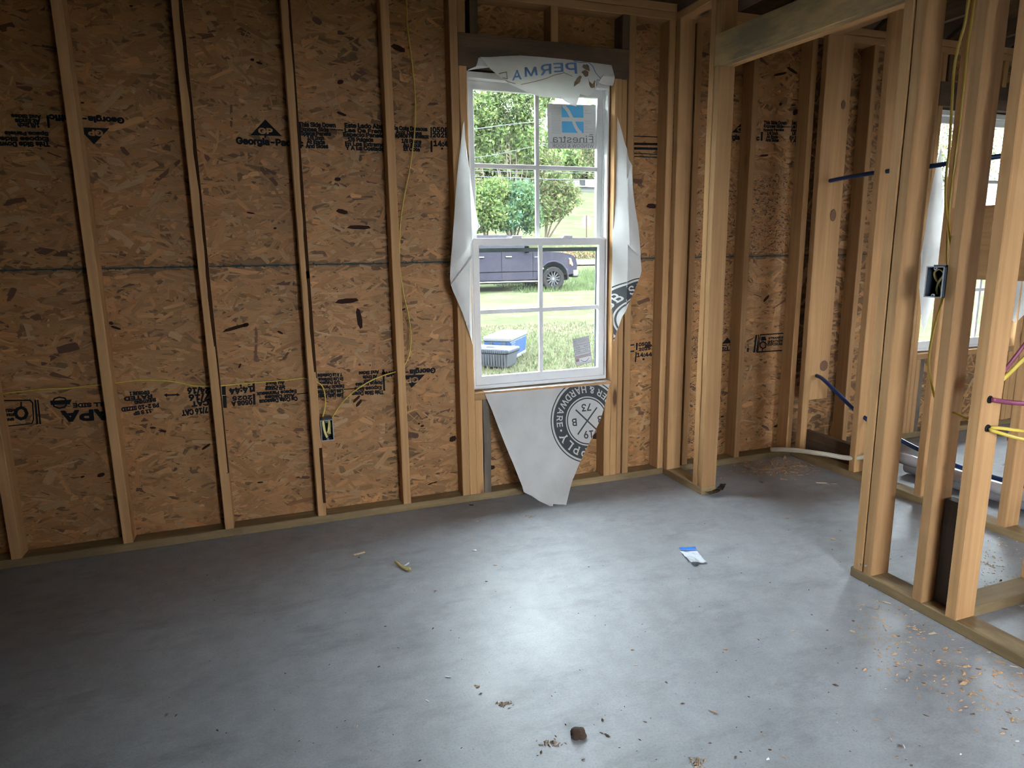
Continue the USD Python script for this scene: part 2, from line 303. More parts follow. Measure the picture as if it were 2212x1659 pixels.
def window_framing(w):
    stud(w['l'] - 2 * T, 0, ZP, ZT, 'x', wb, 'king_stud'); stud(w['r'] + 2 * T, 0, ZP, ZT, 'x', wb, 'king_stud')
    stud(w['l'] - T, 0, ZP, w['head'], 'x', wb, 'jack_stud'); stud(w['r'], 0, ZP, w['head'], 'x', wb, 'jack_stud')
    stud(w['r'] + T + .004, .006, ZP, w['head'], 'x', wb, 'jack_stud', t=T - .008)
    obj('window_header', lumber(w['l'] - T, w['r'] + 2 * T, 0, WD, w['head'], w['head'] + 5.5 * IN), 'old_x', wb)
    obj('rough_sill', lumber(w['l'], w['r'], 0, WD, w['sill'] - T, w['sill']), 'pine_x', wb)
    zs = w['sill'] - T
    stud(w['l'], 0, ZP, zs, 'x', wb, 'cripple_stud'); stud(w['l'] + T + .002, .004, ZP, zs, 'x', wb, 'cripple_stud', 'greyish_z')
    stud(w['r'] - T, 0, ZP, zs, 'x', wb, 'cripple_stud')
    zh = w['head'] + 5.5 * IN
    stud(w['l'] - T, 0, zh, ZT, 'x', wb, 'cripple_stud'); stud(w['l'] + .022, .004, zh, ZT, 'x', wb, 'cripple_stud', 'old_z')
    stud((w['l'] + w['r']) / 2 + .036, 0, zh, ZT, 'x', wb, 'cripple_stud')
    stud(w['r'] + T, 0, zh, ZT, 'x', wb, 'cripple_stud', 'old_z')
window_framing(W1); window_framing(W2)
stud(XP - T, 0, ZP, ZT, 'x', wb); stud(XP + WD + .036, 0, ZP, ZT, 'x', wb)
stud(3.19, 0, ZP, ZT, 'x', wb); stud(3.575, 0, ZP, ZT, 'x', wb)
for x in (4.02, 4.33, 5.75, 6.15, 6.56, 6.97, 7.37, 7.78, 8.2): stud(x, 0, ZP, ZT, 'x', wb)
obj('bottom_plate', lumber(HOUSE['x0'], 2.9, 0, WD, 0, ZP), 'treated_x', wb); obj('bottom_plate', lumber(2.9, 6.0, 0, WD, 0, ZP), 'treated_x', wb); obj('bottom_plate', lumber(6.0, HOUSE['x1'], 0, WD, 0, ZP), 'treated_x', wb)
obj('top_plate', lumber(HOUSE['x0'], XP, 0, WD, ZT, ZT + T), 'pine_x', wb); obj('top_plate', lumber(XP + .1, HOUSE['x1'], 0, WD, ZT, ZT + T), 'pine_x', wb)
obj('upper_top_plate', lumber(HOUSE['x0'], HOUSE['x1'], .0, WD, ZT + T, ZT + 2 * T), 'pine_x', wb)

# ------------------------------------------------------------------ strand board sheathing: strands pressed on panels
HOLES = [sbox(w['l'], w['sill'], w['r'], w['head']) for w in (W1, W2)]
def strands(x0, x1, z0, z1, n_per_m2, seed, fine=False):
    r = np.random.default_rng(seed); n = int((x1 - x0) * (z1 - z0) * n_per_m2)
    cx, cz = r.uniform(x0, x1, n), r.uniform(z0, z1, n)
    L = r.gamma(6, .0135, n).clip(.025, .15) * (.22 if fine else 1); Wd = r.gamma(3.2, .0045, n).clip(.004, .036) * (.3 if fine else 1)
    an = np.where(r.random(n) < .8, r.normal(0, .42, n), r.uniform(-1.5, 1.5, n))
    prof = np.array([(-.5, -.22), (-.42, -.5), (.0, -.5), (.44, -.48), (.5, .1), (.41, .5), (-.05, .5), (-.46, .45)])
    V = np.zeros((n, 8, 3)); px = prof[None, :, 0] + r.normal(0, .05, (n, 8)); pz = prof[None, :, 1] + r.normal(0, .09, (n, 8))
    a, b = px * L[:, None], pz * Wd[:, None] + .10 * Wd[:, None] * np.sin(px * 5 + r.uniform(0, 6, (n, 1)))
    ca, sa = np.cos(an)[:, None], np.sin(an)[:, None]
    V[:, :, 0] = cx[:, None] + ca * a - sa * b; V[:, :, 2] = cz[:, None] + sa * a + ca * b
    tilt = r.normal(0, .006, (n, 2)); V[:, :, 1] = -r.uniform(.0003, .0016, n)[:, None] + (tilt[:, :1] * a * .3 + tilt[:, 1:] * b)
    V[:, :, 1] = np.minimum(V[:, :, 1], -.00012)
    ok = (V[:, :, 0].min(1) > x0) & (V[:, :, 0].max(1) < x1) & (V[:, :, 2].min(1) > z0) & (V[:, :, 2].max(1) < z1)
    for h in HOLES:
        hx0, hz0, hx1, hz1 = h.bounds
        ok &= ~((V[:, :, 0].max(1) > hx0 - .01) & (V[:, :, 0].min(1) < hx1 + .01) & (V[:, :, 2].max(1) > hz0 - .01) & (V[:, :, 2].min(1) < hz1 + .01))
    base = np.array([.350, .178, .070])
    val = np.exp(r.normal(0, .15, n)); hue = r.normal(0, .05, n)
    col = base * val[:, None] * np.c_[1 + hue * .6, 1 - hue * .3, 1 - hue * 1.2]
    pale = r.random(n) < .07; col[pale] = np.array([.40, .245, .12]) * r.uniform(.85, 1.1, (pale.sum(), 1))
    red = r.random(n) < .02; col[red] = np.array([.13, .06, .032]) * r.uniform(.7, 1.2, (red.sum(), 1))
    if fine:
        dk = r.random(n) < .25; col[dk] = np.array([.10, .05, .026]) * r.uniform(.6, 1.3, (dk.sum(), 1))
    uv = np.stack([a + r.uniform(0, 40, (n, 1)), b + r.uniform(0, 40, (n, 1))], -1)
    V, col, uv = V[ok], np.repeat(col[ok][:, None], 8, 1), uv[ok]; k = len(V)
    tri = np.array([[0, 1, 7], [1, 2, 6], [1, 6, 7], [2, 3, 5], [2, 5, 6], [3, 4, 5]])
    Fc = (np.arange(k)[:, None, None] * 8 + tri[None]).reshape(-1, 3)[:, ::1]
    V = V.reshape(-1, 3) + [0, YO, 0]
    n0 = np.cross(V[Fc[0, 1]] - V[Fc[0, 0]], V[Fc[0, 2]] - V[Fc[0, 0]])
    if n0[1] > 0: Fc = Fc[:, ::-1]
    return V, Fc, uv.reshape(-1, 2), col.reshape(-1, 3)
panels = {}
def panel(x0, x1, z0, z1, dens, seed):
    g = .0015; p = sbox(x0 + g, z0 + g, x1 - g, z1 - g)
    for h in HOLES: p = p.difference(h)
    o = obj('sheathing_panel', prism(p, .0115, 'y', YO), 'osb', wb)
    V, Fc, uv, col = strands(x0 + g, x1 - g, z0 + g, z1 - g, dens, seed)
    obj('surface_strand', (V, Fc), 'strand', o, uv=uv, tint=col, kind='stuff'); panels[(round(x0, 2), round(z0, 2))] = o; return o
pl = [panel(-1.5, 1.238, -.012, SEAM, 2600, 1), panel(1.238, 3.66, -.012, SEAM, 2600, 2), panel(3.66, 6.1, -.012, SEAM, 700, 3), panel(6.1, 9.0, -.012, SEAM, 120, 4)]
pu = [panel(-1.5, 1.238, SEAM, 2.45, 2600, 5), panel(1.238, 3.66, SEAM, 2.45, 2600, 6), panel(3.66, 6.1, SEAM, 2.45, 700, 7), panel(6.1, 9.0, SEAM, 2.45, 120, 8)]
def panel_at(x, z):
    L = pl if z < SEAM else pu; return L[0 if x < 1.238 else 1 if x < 3.66 else 2]
panel(-4.5, -1.5, -.012, SEAM, 60, 9); panel(-4.5, -1.5, SEAM, 2.45, 60, 10)
# a fine flaky patch on the closet's back
V, Fc, uv, col = strands(3.24, 3.57, 1.215, 1.66, 16000, 91, True); V[:, 1] -= .0018
obj('fine_flake', (V, Fc), 'strand', pu[1], uv=uv, tint=col, kind='stuff')
V, Fc, uv, col = strands(2.91, 3.19, .06, 1.60, 5500, 92, True); V[:, 1] -= .0018
V2 = V[:, 2]; obj('fine_flake', (V, Fc), 'strand', pl[1], uv=uv, tint=col, kind='stuff')
YD = YO - .0032                # where print and dark flakes lie on the strands
def decal(poly, y=YD):
    v, f = flat_tri(poly); m = np.c_[v[:, 0], np.full(len(v), y), v[:, 1]]
    if len(f):
        n = np.cross(m[f[:, 1]] - m[f[:, 0]], m[f[:, 2]] - m[f[:, 0]])
        f = np.where((n[:, 1] > 0)[:, None], f[:, ::-1], f)
    return m, f
def wq(u, v): p = on_y(u, v, YD); return np.array([p[0], p[2]])
# the sprayed edge along the joint between the two rows of panels
for q, (x0, x1) in enumerate(((-1.5, 1.238), (1.238, 3.66), (3.66, 6.1))):
    xs = np.arange(x0, x1, .004); r = np.random.default_rng(40 + q)
    lo = .0022 + .004 * meshkit.noise(np.c_[xs * 60, xs * 0, xs * 0], 3) ** 2 + .006 * (r.random(len(xs)) < .10) * r.random(len(xs)); up = .0015 + .004 * meshkit.noise(np.c_[xs * 50, xs * 0, xs * 0], 9) ** 2 + .008 * (r.random(len(xs)) < .08) * r.random(len(xs))
    obj('sprayed_edge', decal(Polygon(np.vstack([np.c_[xs, SEAM + up], np.c_[xs, SEAM - lo][::-1]])).buffer(0).difference(unary_union(HOLES))), 'ink_teal', pl[q])
# dark flakes, as (pixel centre, length px, width px, tilt)
for u, v, l, w, a in [(860, 104, 32, 12, -20), (735, 177, 14, 9, 10), (729, 387, 14, 8, 0), (739, 457, 26, 10, -15), (775, 491, 52, 9, -2), (749, 650, 52, 11, 2), (776, 688, 12, 46, 8), (508, 708, 60, 8, 14),
                      (530, 702, 16, 9, 12), (518, 790, 5, 12, -25), (605, 718, 14, 5, -35), (738, 246, 22, 6, -20), (545, 129, 9, 6, 0), (560, 136, 14, 5, -15), (541, 460, 18, 4, -10), (594, 493, 7, 5, 0),
                      (770, 862, 22, 6, 40), (775, 871, 20, 7, 45), (250, 708, 24, 6, -25), (240, 698, 10, 8, -40), (330, 924, 14, 5, -10), (352, 931, 16, 6, -20), (445, 965, 24, 6, 30), (218, 1026, 18, 10, 10), (178, 1030, 10, 5, 10),
                      (912, 920, 8, 5, 0), (905, 915, 5, 4, 0), (978, 948, 16, 12, 10), (940, 1042, 10, 3, 10), (930, 1045, 14, 3, 15), (870, 669, 14, 4, 20), (1408, 445, 24, 9, -5), (1400, 748, 18, 6, 5),
                      (1711, 152, 26, 5, -22), (1685, 160, 30, 4, 12), (1718, 242, 12, 9, 25), (1714, 227, 10, 3, 5), (1686, 225, 7, 5, 20), (1650, 336, 20, 4, 5), (1655, 645, 16, 5, 40), (1678, 920, 14, 5, 0), (1560, 900, 8, 3, 0), (283, 13, 8, 4, 0), (178, 222, 8, 4, 0),
                      (562, 1042, 14, 4, -5), (695, 1040, 12, 4, 0), (1110, 878, 8, 4, 0), (1290, 940, 22, 12, 20), (1062, 1010, 14, 9, 0)]:
    c = wq(u, v); e = wq(u + 1, v); k = abs(e[0] - c[0]); L, W_ = l * k, w * k * 1.0
    p = Polygon([(-L / 2, -W_ * .25), (-L * .2, -W_ / 2), (L * .25, -W_ * .45), (L / 2, -W_ * .1), (L * .42, W_ * .4), (0, W_ * .5), (-L * .35, W_ * .35)])
    p = shapely.affinity.translate(shapely.affinity.rotate(p, a, origin=(0, 0)), c[0], c[1])
    for s_x in (p,):
        obj('dark_flake', decal(s_x, YD - .0002), 'flake_dark', panel_at(c[0], c[1]))
# print on the panels: text between two pixels along its base line
def stamp_text(text, a, b, hpx, flip=False):
    """Lettering whose base line runs in the photograph from pixel a to b (flip: upside down, read from right to left)."""
    A, B = wq(*a), wq(*b); k = np.linalg.norm(wq(a[0], a[1] - hpx) - A); p = text_poly(text, 1.0)
    x0, y0, x1, y1 = p.bounds; w = np.linalg.norm(B - A)
    p = shapely.affinity.translate(p, -x0, 0); p = shapely.affinity.scale(p, w / (x1 - x0), k, origin=(0, 0)).buffer(.0006 + .00008 * hpx)
    ang = math.degrees(math.atan2(B[1] - A[1], B[0] - A[0]))
    return shapely.affinity.translate(shapely.affinity.rotate(p, ang, origin=(0, 0)), A[0], A[1])
def pxpoly(P): return Polygon([wq(*q) for q in P])
def stamp(polys, at): obj('ink_stamp', decal(unary_union(polys)), 'ink_black', panel_at(*wq(*at)))
def gp_mark(P, txt):      # the filled triangle with its two letters left bare
    return pxpoly(P).difference(txt)
st = stamp_text
stamp([gp_mark([(541, 292), (573, 258), (609, 294)], st('GP', (559, 288), (589, 289), 11)), st('Georgia-Pacific', (511, 310), (655, 316), 13), pxpoly([(570, 293), (576, 293), (574, 298), (572, 298)])], (570, 290))
stamp([st('This Side Down', (646, 273), (725, 275), 9), st('Expose Side', (647, 283), (710, 284), 8), st('Space Panels', (650, 292), (715, 293), 8), st('1/8 Inch', (664, 301), (700, 302), 8), st('At Ends', (663, 310), (702, 311), 8), st('And Sides', (661, 319), (709, 320), 8),
       pxpoly([(645, 263), (648, 263), (652, 320), (649, 320)]), pxpoly([(714, 279), (741, 280), (741, 282), (714, 281)])], (690, 290))
stamp([st('Este Lado Abajo', (745, 275), (838, 278), 9), st('Lea De Frente', (745, 285), (836, 288), 8), st('Espacio Paneles', (742, 294), (836, 297), 8), st('1/8 Pulgada', (752, 305), (806, 306), 8), st('En Los Extremos', (746, 314), (836, 317), 8), st('Y A La Costados', (747, 323), (836, 326), 8)], (790, 300))
stamp([st('Ce Cote Dessous', (848, 280), (923, 283), 8), st('Aux Dalles', (855, 289), (911, 292), 8), st('Espace Panneaux', (849, 296), (926, 299), 8), st('1/8 Pouce', (868, 308), (910, 310), 8), st('Au Bout', (871, 317), (909, 318), 8), st('Et Cote', (872, 325), (907, 327), 8)], (890, 300))
stamp([pxpoly([(930, 275), (933, 275), (933, 297), (930, 297)]), st('0508', (935, 285), (968, 286), 10), st('2025', (935, 296), (968, 297), 9), pxpoly([(930, 304), (934, 304), (934, 328), (930, 328)]), st('14:44', (937, 315), (978, 317), 11), pxpoly([(953, 319), (957, 319), (957, 323), (953, 323)])], (950, 300))
# upper left corner, upside down
stamp([st('Georgia-Pacific', (267, 255), (106, 248), 11), gp_mark([(168, 275), (236, 277), (203, 312)], st('GP', (221, 282), (190, 281), 11)), pxpoly([(100, 249), (106, 249), (108, 276), (103, 276)]), st('And Sides', (88, 249), (24, 247), 7), st('At Ends', (86, 258), (32, 257), 8), st('1/8 Inch', (84, 267), (38, 266), 8),
       st('Space Panels', (104, 286), (10, 284), 7), st('Expose Side', (104, 297), (0, 296), 8), st('This Side Down', (106, 307), (-5, 307), 9)], (100, 280))
# lower row, upside down
stamp([pxpoly([(8, 864), (66, 863), (72, 870), (74, 906), (70, 916), (12, 922), (12, 920), (68, 914), (71, 906), (69, 871), (64, 866), (8, 867)]), pxpoly([(74, 864), (78, 864), (83, 916), (78, 916)]), pxpoly([(80, 864), (83, 864), (89, 916), (85, 916)]),
       LineString([wq(u, v) for u, v in [(46, 880), (54, 884), (58, 893), (54, 902), (45, 905), (37, 901), (33, 893), (37, 884), (46, 880)]]).buffer(.006), pxpoly([(44, 868), (47, 868), (48, 881), (44, 881)]), st('MILL', (32, 884), (8, 885), 5), st('STRUCT', (30, 893), (8, 894), 5), st('SPAN', (30, 903), (8, 904), 5)], (40, 890))
stamp([LineString([wq(u, v) for u, v in [(128, 858), (140, 860), (146, 869), (140, 879), (128, 882), (117, 878), (113, 869), (118, 861), (128, 858)]]).buffer(.003), pxpoly([(108, 866), (155, 863), (150, 873), (110, 875)]), st('APA', (240, 884), (132, 889), 21), st('ALL SIDE', (232, 869), (158, 872), 8)], (150, 880))
stamp([st('EXPOSURE 1', (322, 844), (280, 847), 7), st('RATED', (328, 852), (268, 858), 8), st('SHEATHING', (336, 860), (290, 866), 7), st('PS 2-10 SIZED', (342, 871), (262, 881), 8), st('11 S SP', (326, 884), (288, 890), 7)], (300, 865))
stamp([pxpoly([(354, 853), (361, 850), (361, 852), (382, 851), (382, 849), (389, 853), (382, 856), (382, 854), (361, 855), (361, 858)])], (370, 854))
stamp([st('24/16', (452, 838), (405, 838), 12), st('7/16', (452, 852), (408, 853), 12), st('CAT', (450, 865), (414, 868), 10), st('7/16 CAT', (448, 880), (392, 887), 11)], (430, 860))
stamp([pxpoly([(479, 833), (487, 833), (488, 853), (480, 853)]), pxpoly([(481, 855), (489, 855), (490, 881), (482, 881)]), pxpoly([(545, 825), (550, 825), (551, 846), (546, 846)]), pxpoly([(546, 851), (551, 851), (552, 874), (547, 874)]), st('14:44', (545, 834), (495, 840), 12), pxpoly([(518, 830), (522, 830), (522, 835), (518, 835)]),
       st('2025', (544, 854), (502, 857), 8), st('0508 A', (544, 864), (500, 868), 9)], (520, 850))
stamp([st('Au Bout', (614, 824), (574, 826), 6), st('Et Cote', (614, 832), (574, 834), 6), st('1/8 Pouce', (616, 835), (573, 838), 6), st('Espace Panneaux', (640, 842), (555, 848), 7), st('Aux Dalles', (636, 851), (572, 855), 7), st('Ce Cote Dessous', (642, 857), (560, 864), 8), pxpoly([(642, 850), (665, 848), (665, 850), (642, 852)])], (610, 845))
stamp([st('Y A La Costados', (739, 806), (686, 808), 7), st('En Los Extremos', (741, 815), (688, 817), 7), st('1/8 Pulgada', (734, 823), (688, 825), 6), st('Espacio Paneles', (743, 831), (686, 834), 7), st('Lea De Frente', (741, 841), (686, 844), 8), st('Este Lado Abajo', (741, 850), (688, 852), 8), pxpoly([(743, 840), (790, 837), (790, 839), (743, 842)])], (715, 830))
stamp([st('And Sides', (818, 800), (775, 803), 7), st('At Ends', (814, 810), (784, 812), 7), st('1/8 Inch', (812, 819), (786, 821), 6), st('Space Panels', (826, 824), (768, 828), 6), st('Expose Side', (824, 834), (766, 838), 7), st('This Side Down', (828, 843), (760, 847), 8), pxpoly([(826, 798), (830, 798), (832, 844), (828, 844)])], (800, 820))
stamp([st('Georgia-Pacific', (940, 795), (825, 804), 10), gp_mark([(872, 811), (918, 809), (889, 838)], st('GP', (903, 815), (877, 817), 10))], (890, 812))
# behind the closet and right of the window
stamp([gp_mark([(1581, 286), (1610, 258), (1634, 288)], st('GP', (1592, 284), (1622, 285), 9)), st('Georgia-Pacific', (1556, 300), (1640, 303), 10)], (1600, 290))
stamp([st('This Side Down', (1650, 268), (1699, 269), 7), st('Expose Side', (1650, 275), (1692, 276), 6), st('Space Panels', (1649, 283), (1693, 283), 5), st('1/8 Inch', (1657, 291), (1680, 291), 6), st('At Ends', (1656, 298), (1680, 299), 6), st('And Sides', (1654, 305), (1682, 306), 6), pxpoly([(1644, 285), (1648, 285), (1647, 304), (1643, 304)]), pxpoly([(1692, 273), (1709, 274), (1709, 275), (1692, 275)])], (1665, 285))
stamp([st('Este Lado', (1711, 269), (1730, 269), 7), st('Lea De F', (1710, 277), (1730, 277), 7), st('Espacio', (1709, 284), (1730, 284), 5), st('1/8 Pulg', (1711, 292), (1730, 292), 6), st('En Los', (1706, 300), (1730, 300), 6), st('Y A La', (1706, 307), (1730, 307), 6)], (1720, 290))
stamp([st('HILL', (1552, 759), (1576, 757), 8), pxpoly([(1559, 743), (1571, 729), (1582, 741)]), pxpoly([(1556, 746), (1582, 743), (1582, 745), (1556, 748)]), pxpoly([(1614, 752), (1618, 752), (1617, 760), (1613, 760)])], (1570, 745))
stamp([pxpoly([(1632, 724), (1636, 723), (1631, 761), (1627, 762)]), pxpoly([(1638, 723), (1640, 723), (1636, 761), (1633, 761)]), pxpoly([(1642, 722), (1704, 718), (1704, 720.5), (1643, 724.5), (1638, 759), (1700, 755), (1700, 757.5), (1635, 762)]),
       LineString([wq(u, v) for u, v in [(1648, 738), (1655, 742), (1654, 750), (1648, 753), (1642, 749), (1642, 742), (1648, 738)]]).buffer(.004), pxpoly([(1645, 728), (1653, 727), (1656, 735), (1644, 736)]), pxpoly([(1646, 752), (1648, 752), (1647, 760), (1645, 760)]), st('STRAND BD', (1660, 733), (1697, 730), 4), st('SHEATHING', (1658, 741), (1693, 738), 5), st('EXPOSURE', (1658, 747), (1690, 745), 5)], (1665, 740))
stamp([pxpoly([(1370, 293), (1420, 295), (1420, 297), (1370, 295)]), pxpoly([(1370, 308), (1420, 309), (1420, 314), (1370, 313)]), pxpoly([(1370, 318), (1420, 319), (1420, 324), (1370, 323)]), pxpoly([(1370, 330), (1420, 333), (1420, 334.5), (1370, 332)]), pxpoly([(1370, 337), (1420, 339), (1420, 341), (1370, 339)])], (1390, 310))
stamp([st('0508', (1380, 748), (1405, 745), 7), st('2025', (1380, 758), (1405, 755), 6), st('14:44', (1376, 771), (1408, 769), 8), pxpoly([(1374, 741), (1378, 741), (1377, 756), (1374, 756)]), pxpoly([(1373, 761), (1376, 761), (1374, 782), (1371, 782)]), pxpoly([(1388, 774), (1392, 774), (1392, 778), (1388, 778)]), pxpoly([(1356, 745), (1370, 743), (1370, 746), (1356, 748)]), pxpoly([(1356, 759), (1370, 757), (1370, 760), (1356, 761)])], (1390, 760))

# ------------------------------------------------------------------ closet front partition (with its wide opening)
wr = thing('wall_right', 'open framed closet partition with a header over its wide opening', kind='structure')
YJ, Y2 = -.3609, -1.3246
obj('bottom_plate', lumber(XP, XP + WD, YJ, 0, 0, ZP), 'treated_y', wr); obj('bottom_plate', lumber(XP, XP + WD, -2.62, Y2 + .012, 0, ZP), 'treated_y', wr)
stud(XP, -T, ZP, ZT, 'y', wr)
stud(XP, YJ + T + .003, ZP, ZT, 'y', wr, 'king_stud'); stud(XP, YJ, ZP, 2.078, 'y', wr, 'jack_stud')
stud(XP, Y2 - T + .0015, ZP, ZT, 'y', wr, 'king_stud'); stud(XP + .003, Y2 - 2 * T - .0015, ZP, ZT, 'y', wr, 'jack_stud')
stud(XP, YJ, 2.078 + 5.5 * IN, ZT, 'y', wr, 'cripple_stud')
hz = 2.078
def header_drop():      # the opening header sags a little towards the near post
    m = lumber(XP, XP + T + .004, Y2 - T, YJ + T, hz, hz + 5.5 * IN); v = m.vertices; v[:, 2] -= .03 * (YJ - v[:, 1]) / (YJ - Y2); return m
obj('opening_header', header_drop(), 'mould_y', wr)
m = lumber(XP + T + .007, XP + WD, Y2 - T, YJ + T, hz, hz + 5.5 * IN); m.vertices[:, 2] -= .03 * (YJ - m.vertices[:, 1]) / (YJ - Y2); obj('opening_header', m, 'pine_y', wr)
Y2B, Y2C = -1.5732, -1.6963
stud(XP, Y2B - T, ZP, ZT, 'y', wr); stud(XP, Y2C - T, ZP, ZT, 'y', wr); stud(XP, -2.58, ZP, ZT, 'y', wr)
obj('top_plate', lumber(XP, XP + WD, -4.98, 0, ZT, ZT + T), 'pine_y', wr); obj('upper_top_plate', lumber(XP, XP + WD, -4.98, -.002, ZT + T, ZT + 2 * T), 'old_y', wr)
obj('blocking', lumber(XP + .055, XP + .093, Y2B - T - .085, Y2B - T - .002, ZP, .413), 'grey_z', wr)
def nail(x, y, z, r=.004): return bar((x - .004, y, z), (x + .004, y, z), r)
for p in [(1858, 1219), (1871, 1222)]:
    q = on_x(*p, XP - .001); obj('nail_head', nail(*q), 'steel', wr)
# closet rear wall
wc = thing('wall_closet_rear', 'open framed wall at the back of the closet with pipes through its studs', kind='structure')
obj('bottom_plate', lumber(XB, XB + WD, -4.6, -.001, 0, ZP), 'treated_y', wc)
nb = lumber(XB, XB + .184, -.073, -.035, ZP, ZT)
notch = box(XB + .045, XB + .3, -.1, 0, 0, .36)
obj('backing_board', tm(mf.Manifold(mf.Mesh(np.asarray(nb.vertices, np.float32), np.asarray(nb.faces, np.uint32))) - mf.Manifold(mf.Mesh(np.asarray(notch.vertices, np.float32), np.asarray(notch.faces, np.uint32)))), 'pine_z', wc)
for u_, v_, w_, h_ in ((1800, 465, 11, 20), (1822, 226, 8, 14), (1780, 790, 15, 18)):
    q = on_y(u_, v_, -.0742); a_ = np.linspace(0, 2 * np.pi, 14, endpoint=False); kx_ = abs(on_y(u_ + 1, v_, -.0742)[0] - q[0])
    obj('knot', prism(Polygon(np.c_[q[0] + kx_ * w_ * .55 * np.cos(a_), q[2] + kx_ * h_ * .5 * np.sin(a_)]), .002, 'y', -.0746), 'knot_wood', wc)
for y in (-.437, -.838, -1.245, -2.05, -2.46, -2.87, -3.27, -3.68, -4.08): stud(XB, y - T, ZP, ZT, 'y', wc)
obj('kick_board', lumber(XB + WD + .004, XB + WD + .042, -.62, -.002, .0, .155), 'old_y', wc)
obj('top_plate', lumber(XB, XB + WD, -4.98, -.002, ZT, ZT + T), 'pine_y', wc); obj('upper_top_plate', lumber(XB, XB + WD, -4.98, -.002, ZT + T, ZT + 2 * T), 'pine_y', wc)
obj('blocking', lumber(XB + .03, XB + .068, -1.245, -.878, 1.10, 1.42), 'pine_y', wc)
# closet end wall
we = thing('wall_closet_end', 'short framed wall closing the near end of the closet', kind='structure')
obj('bottom_plate', lumber(XP + WD + .002, XB - .002, -1.70, -1.611, 0, ZP), 'treated_x', we)
stud(3.205, -1.70, ZP, ZT, 'x', we); stud(XB - T - .003, -1.70, ZP, ZT, 'x', we)
obj('top_plate', lumber(XP + WD + .002, XB - .002, -1.70, -1.611, ZT, ZT + T), 'pine_x', we)

# ------------------------------------------------------------------ the rest of the shell
wl = obj('wall_left', box(HOUSE['x0'] - .012, HOUSE['x0'], HOUSE['y0'], YO, 0, 2.45), 'osb'); tag(wl, kind='structure')
def shell_wall(name, x0, x1, y0, y1, holes, axis):
    p = sbox(x0, 0, x1, 2.45) if axis == 'y' else sbox(y0, 0, y1, 2.45)
    for h in holes: p = p.difference(sbox(*h))
    o = obj(name, prism(p, .012, axis, y0 if axis == 'y' else x0), 'osb'); tag(o, kind='structure'); return o
shell_wall('wall_front', HOUSE['x0'], HOUSE['x1'], HOUSE['y0'] - .012, 0, [(1.0, 0.7, 2.05, 2.1), (5.2, .7, 5.9, 2.1)], 'y')
shell_wall('wall_far_right', HOUSE['x1'], 0, HOUSE['y0'], YO, [], 'x')
pw_ = thing('wall_bedroom_rear', 'added unseen partition behind the camera that shades the left of the back wall', kind='structure')  # unseen partition added to keep the rear daylight off the left side
obj('panel', box(HOUSE['x0'], 1.25, -3.75, -3.66, 0, ZT), 'pine_z', pw_)
ce = thing('ceiling', 'dark roof deck and trusses above the open framing', kind='structure')
zc = ZT + 2 * T
RIDGE = -2.3
obj('roof_deck', trimesh.Trimesh(*[np.array(a) for a in ([(-5, .62, zc + .02), (9.6, .62, zc + .02), (9.6, RIDGE, zc + 1.7), (-5, RIDGE, zc + 1.7), (-5, HOUSE['y0'] - .6, zc + .02), (9.6, HOUSE['y0'] - .6, zc + .02),
     (-5, .62, zc + .05), (9.6, .62, zc + .05), (9.6, RIDGE, zc + 1.73), (-5, RIDGE, zc + 1.73), (-5, HOUSE['y0'] - .6, zc + .05), (9.6, HOUSE['y0'] - .6, zc + .05)],
     [(0, 3, 2), (0, 2, 1), (3, 4, 5), (3, 5, 2), (6, 7, 8), (6, 8, 9), (9, 8, 11), (9, 11, 10), (0, 1, 7), (0, 7, 6), (4, 10, 11), (4, 11, 5)])], process=False), 'osb', ce)
for x in (-5, 9.6):
    obj('gable_panel', trimesh.Trimesh(np.array([(x, .62, zc), (x, RIDGE, zc + 1.7), (x, HOUSE['y0'] - .6, zc), (x + .012, .62, zc), (x + .012, RIDGE, zc + 1.7), (x + .012, HOUSE['y0'] - .6, zc)]), [(0, 1, 2), (3, 5, 4)], process=False), 'osb', ce)
obj('soffit', box(-5, 9.6, YO + .012, .62, zc - .02, zc), 'osb', ce); obj('soffit', box(-5, 9.6, HOUSE['y0'] - .6, HOUSE['y0'] - .012, zc - .02, zc), 'osb', ce)
def timber(a, b, w=.038, h=.089):
    a, b = np.array(a, float), np.array(b, float); d = (b - a); L = np.linalg.norm(d); d /= L; s = np.array([1., 0, 0]); s = s - d * (s @ d); s /= np.linalg.norm(s); u = np.cross(s, d)
    v = np.array([a + d * t * L + s * x * w / 2 + u * y * h / 2 for t in (0, 1) for x, y in ((-1, -1), (1, -1), (1, 1), (-1, 1))])
    m = trimesh.Trimesh(v, [(0, 1, 2), (0, 2, 3), (4, 6, 5), (4, 7, 6), (0, 4, 5), (0, 5, 1), (1, 5, 6), (1, 6, 2), (2, 6, 7), (2, 7, 3), (3, 7, 4), (3, 4, 0)], process=False)
    if m.volume < 0: m.invert()
    return m
for x in np.arange(-4.25, 9.0, .61):
    obj('truss_chord', timber((x, .08, zc + .05), (x, HOUSE['y0'], zc + .05)), 'old_y', ce)
    obj('truss_rafter', timber((x, .45, zc + .04), (x, RIDGE, zc + 1.62)), 'old_y', ce)
    obj('truss_web', timber((x, -.9, zc + .07), (x, -1.9, zc + .95)), 'pine_y', ce); obj('truss_web', timber((x, -2.9, zc + .07), (x, -1.9, zc + .95)), 'old_y', ce)

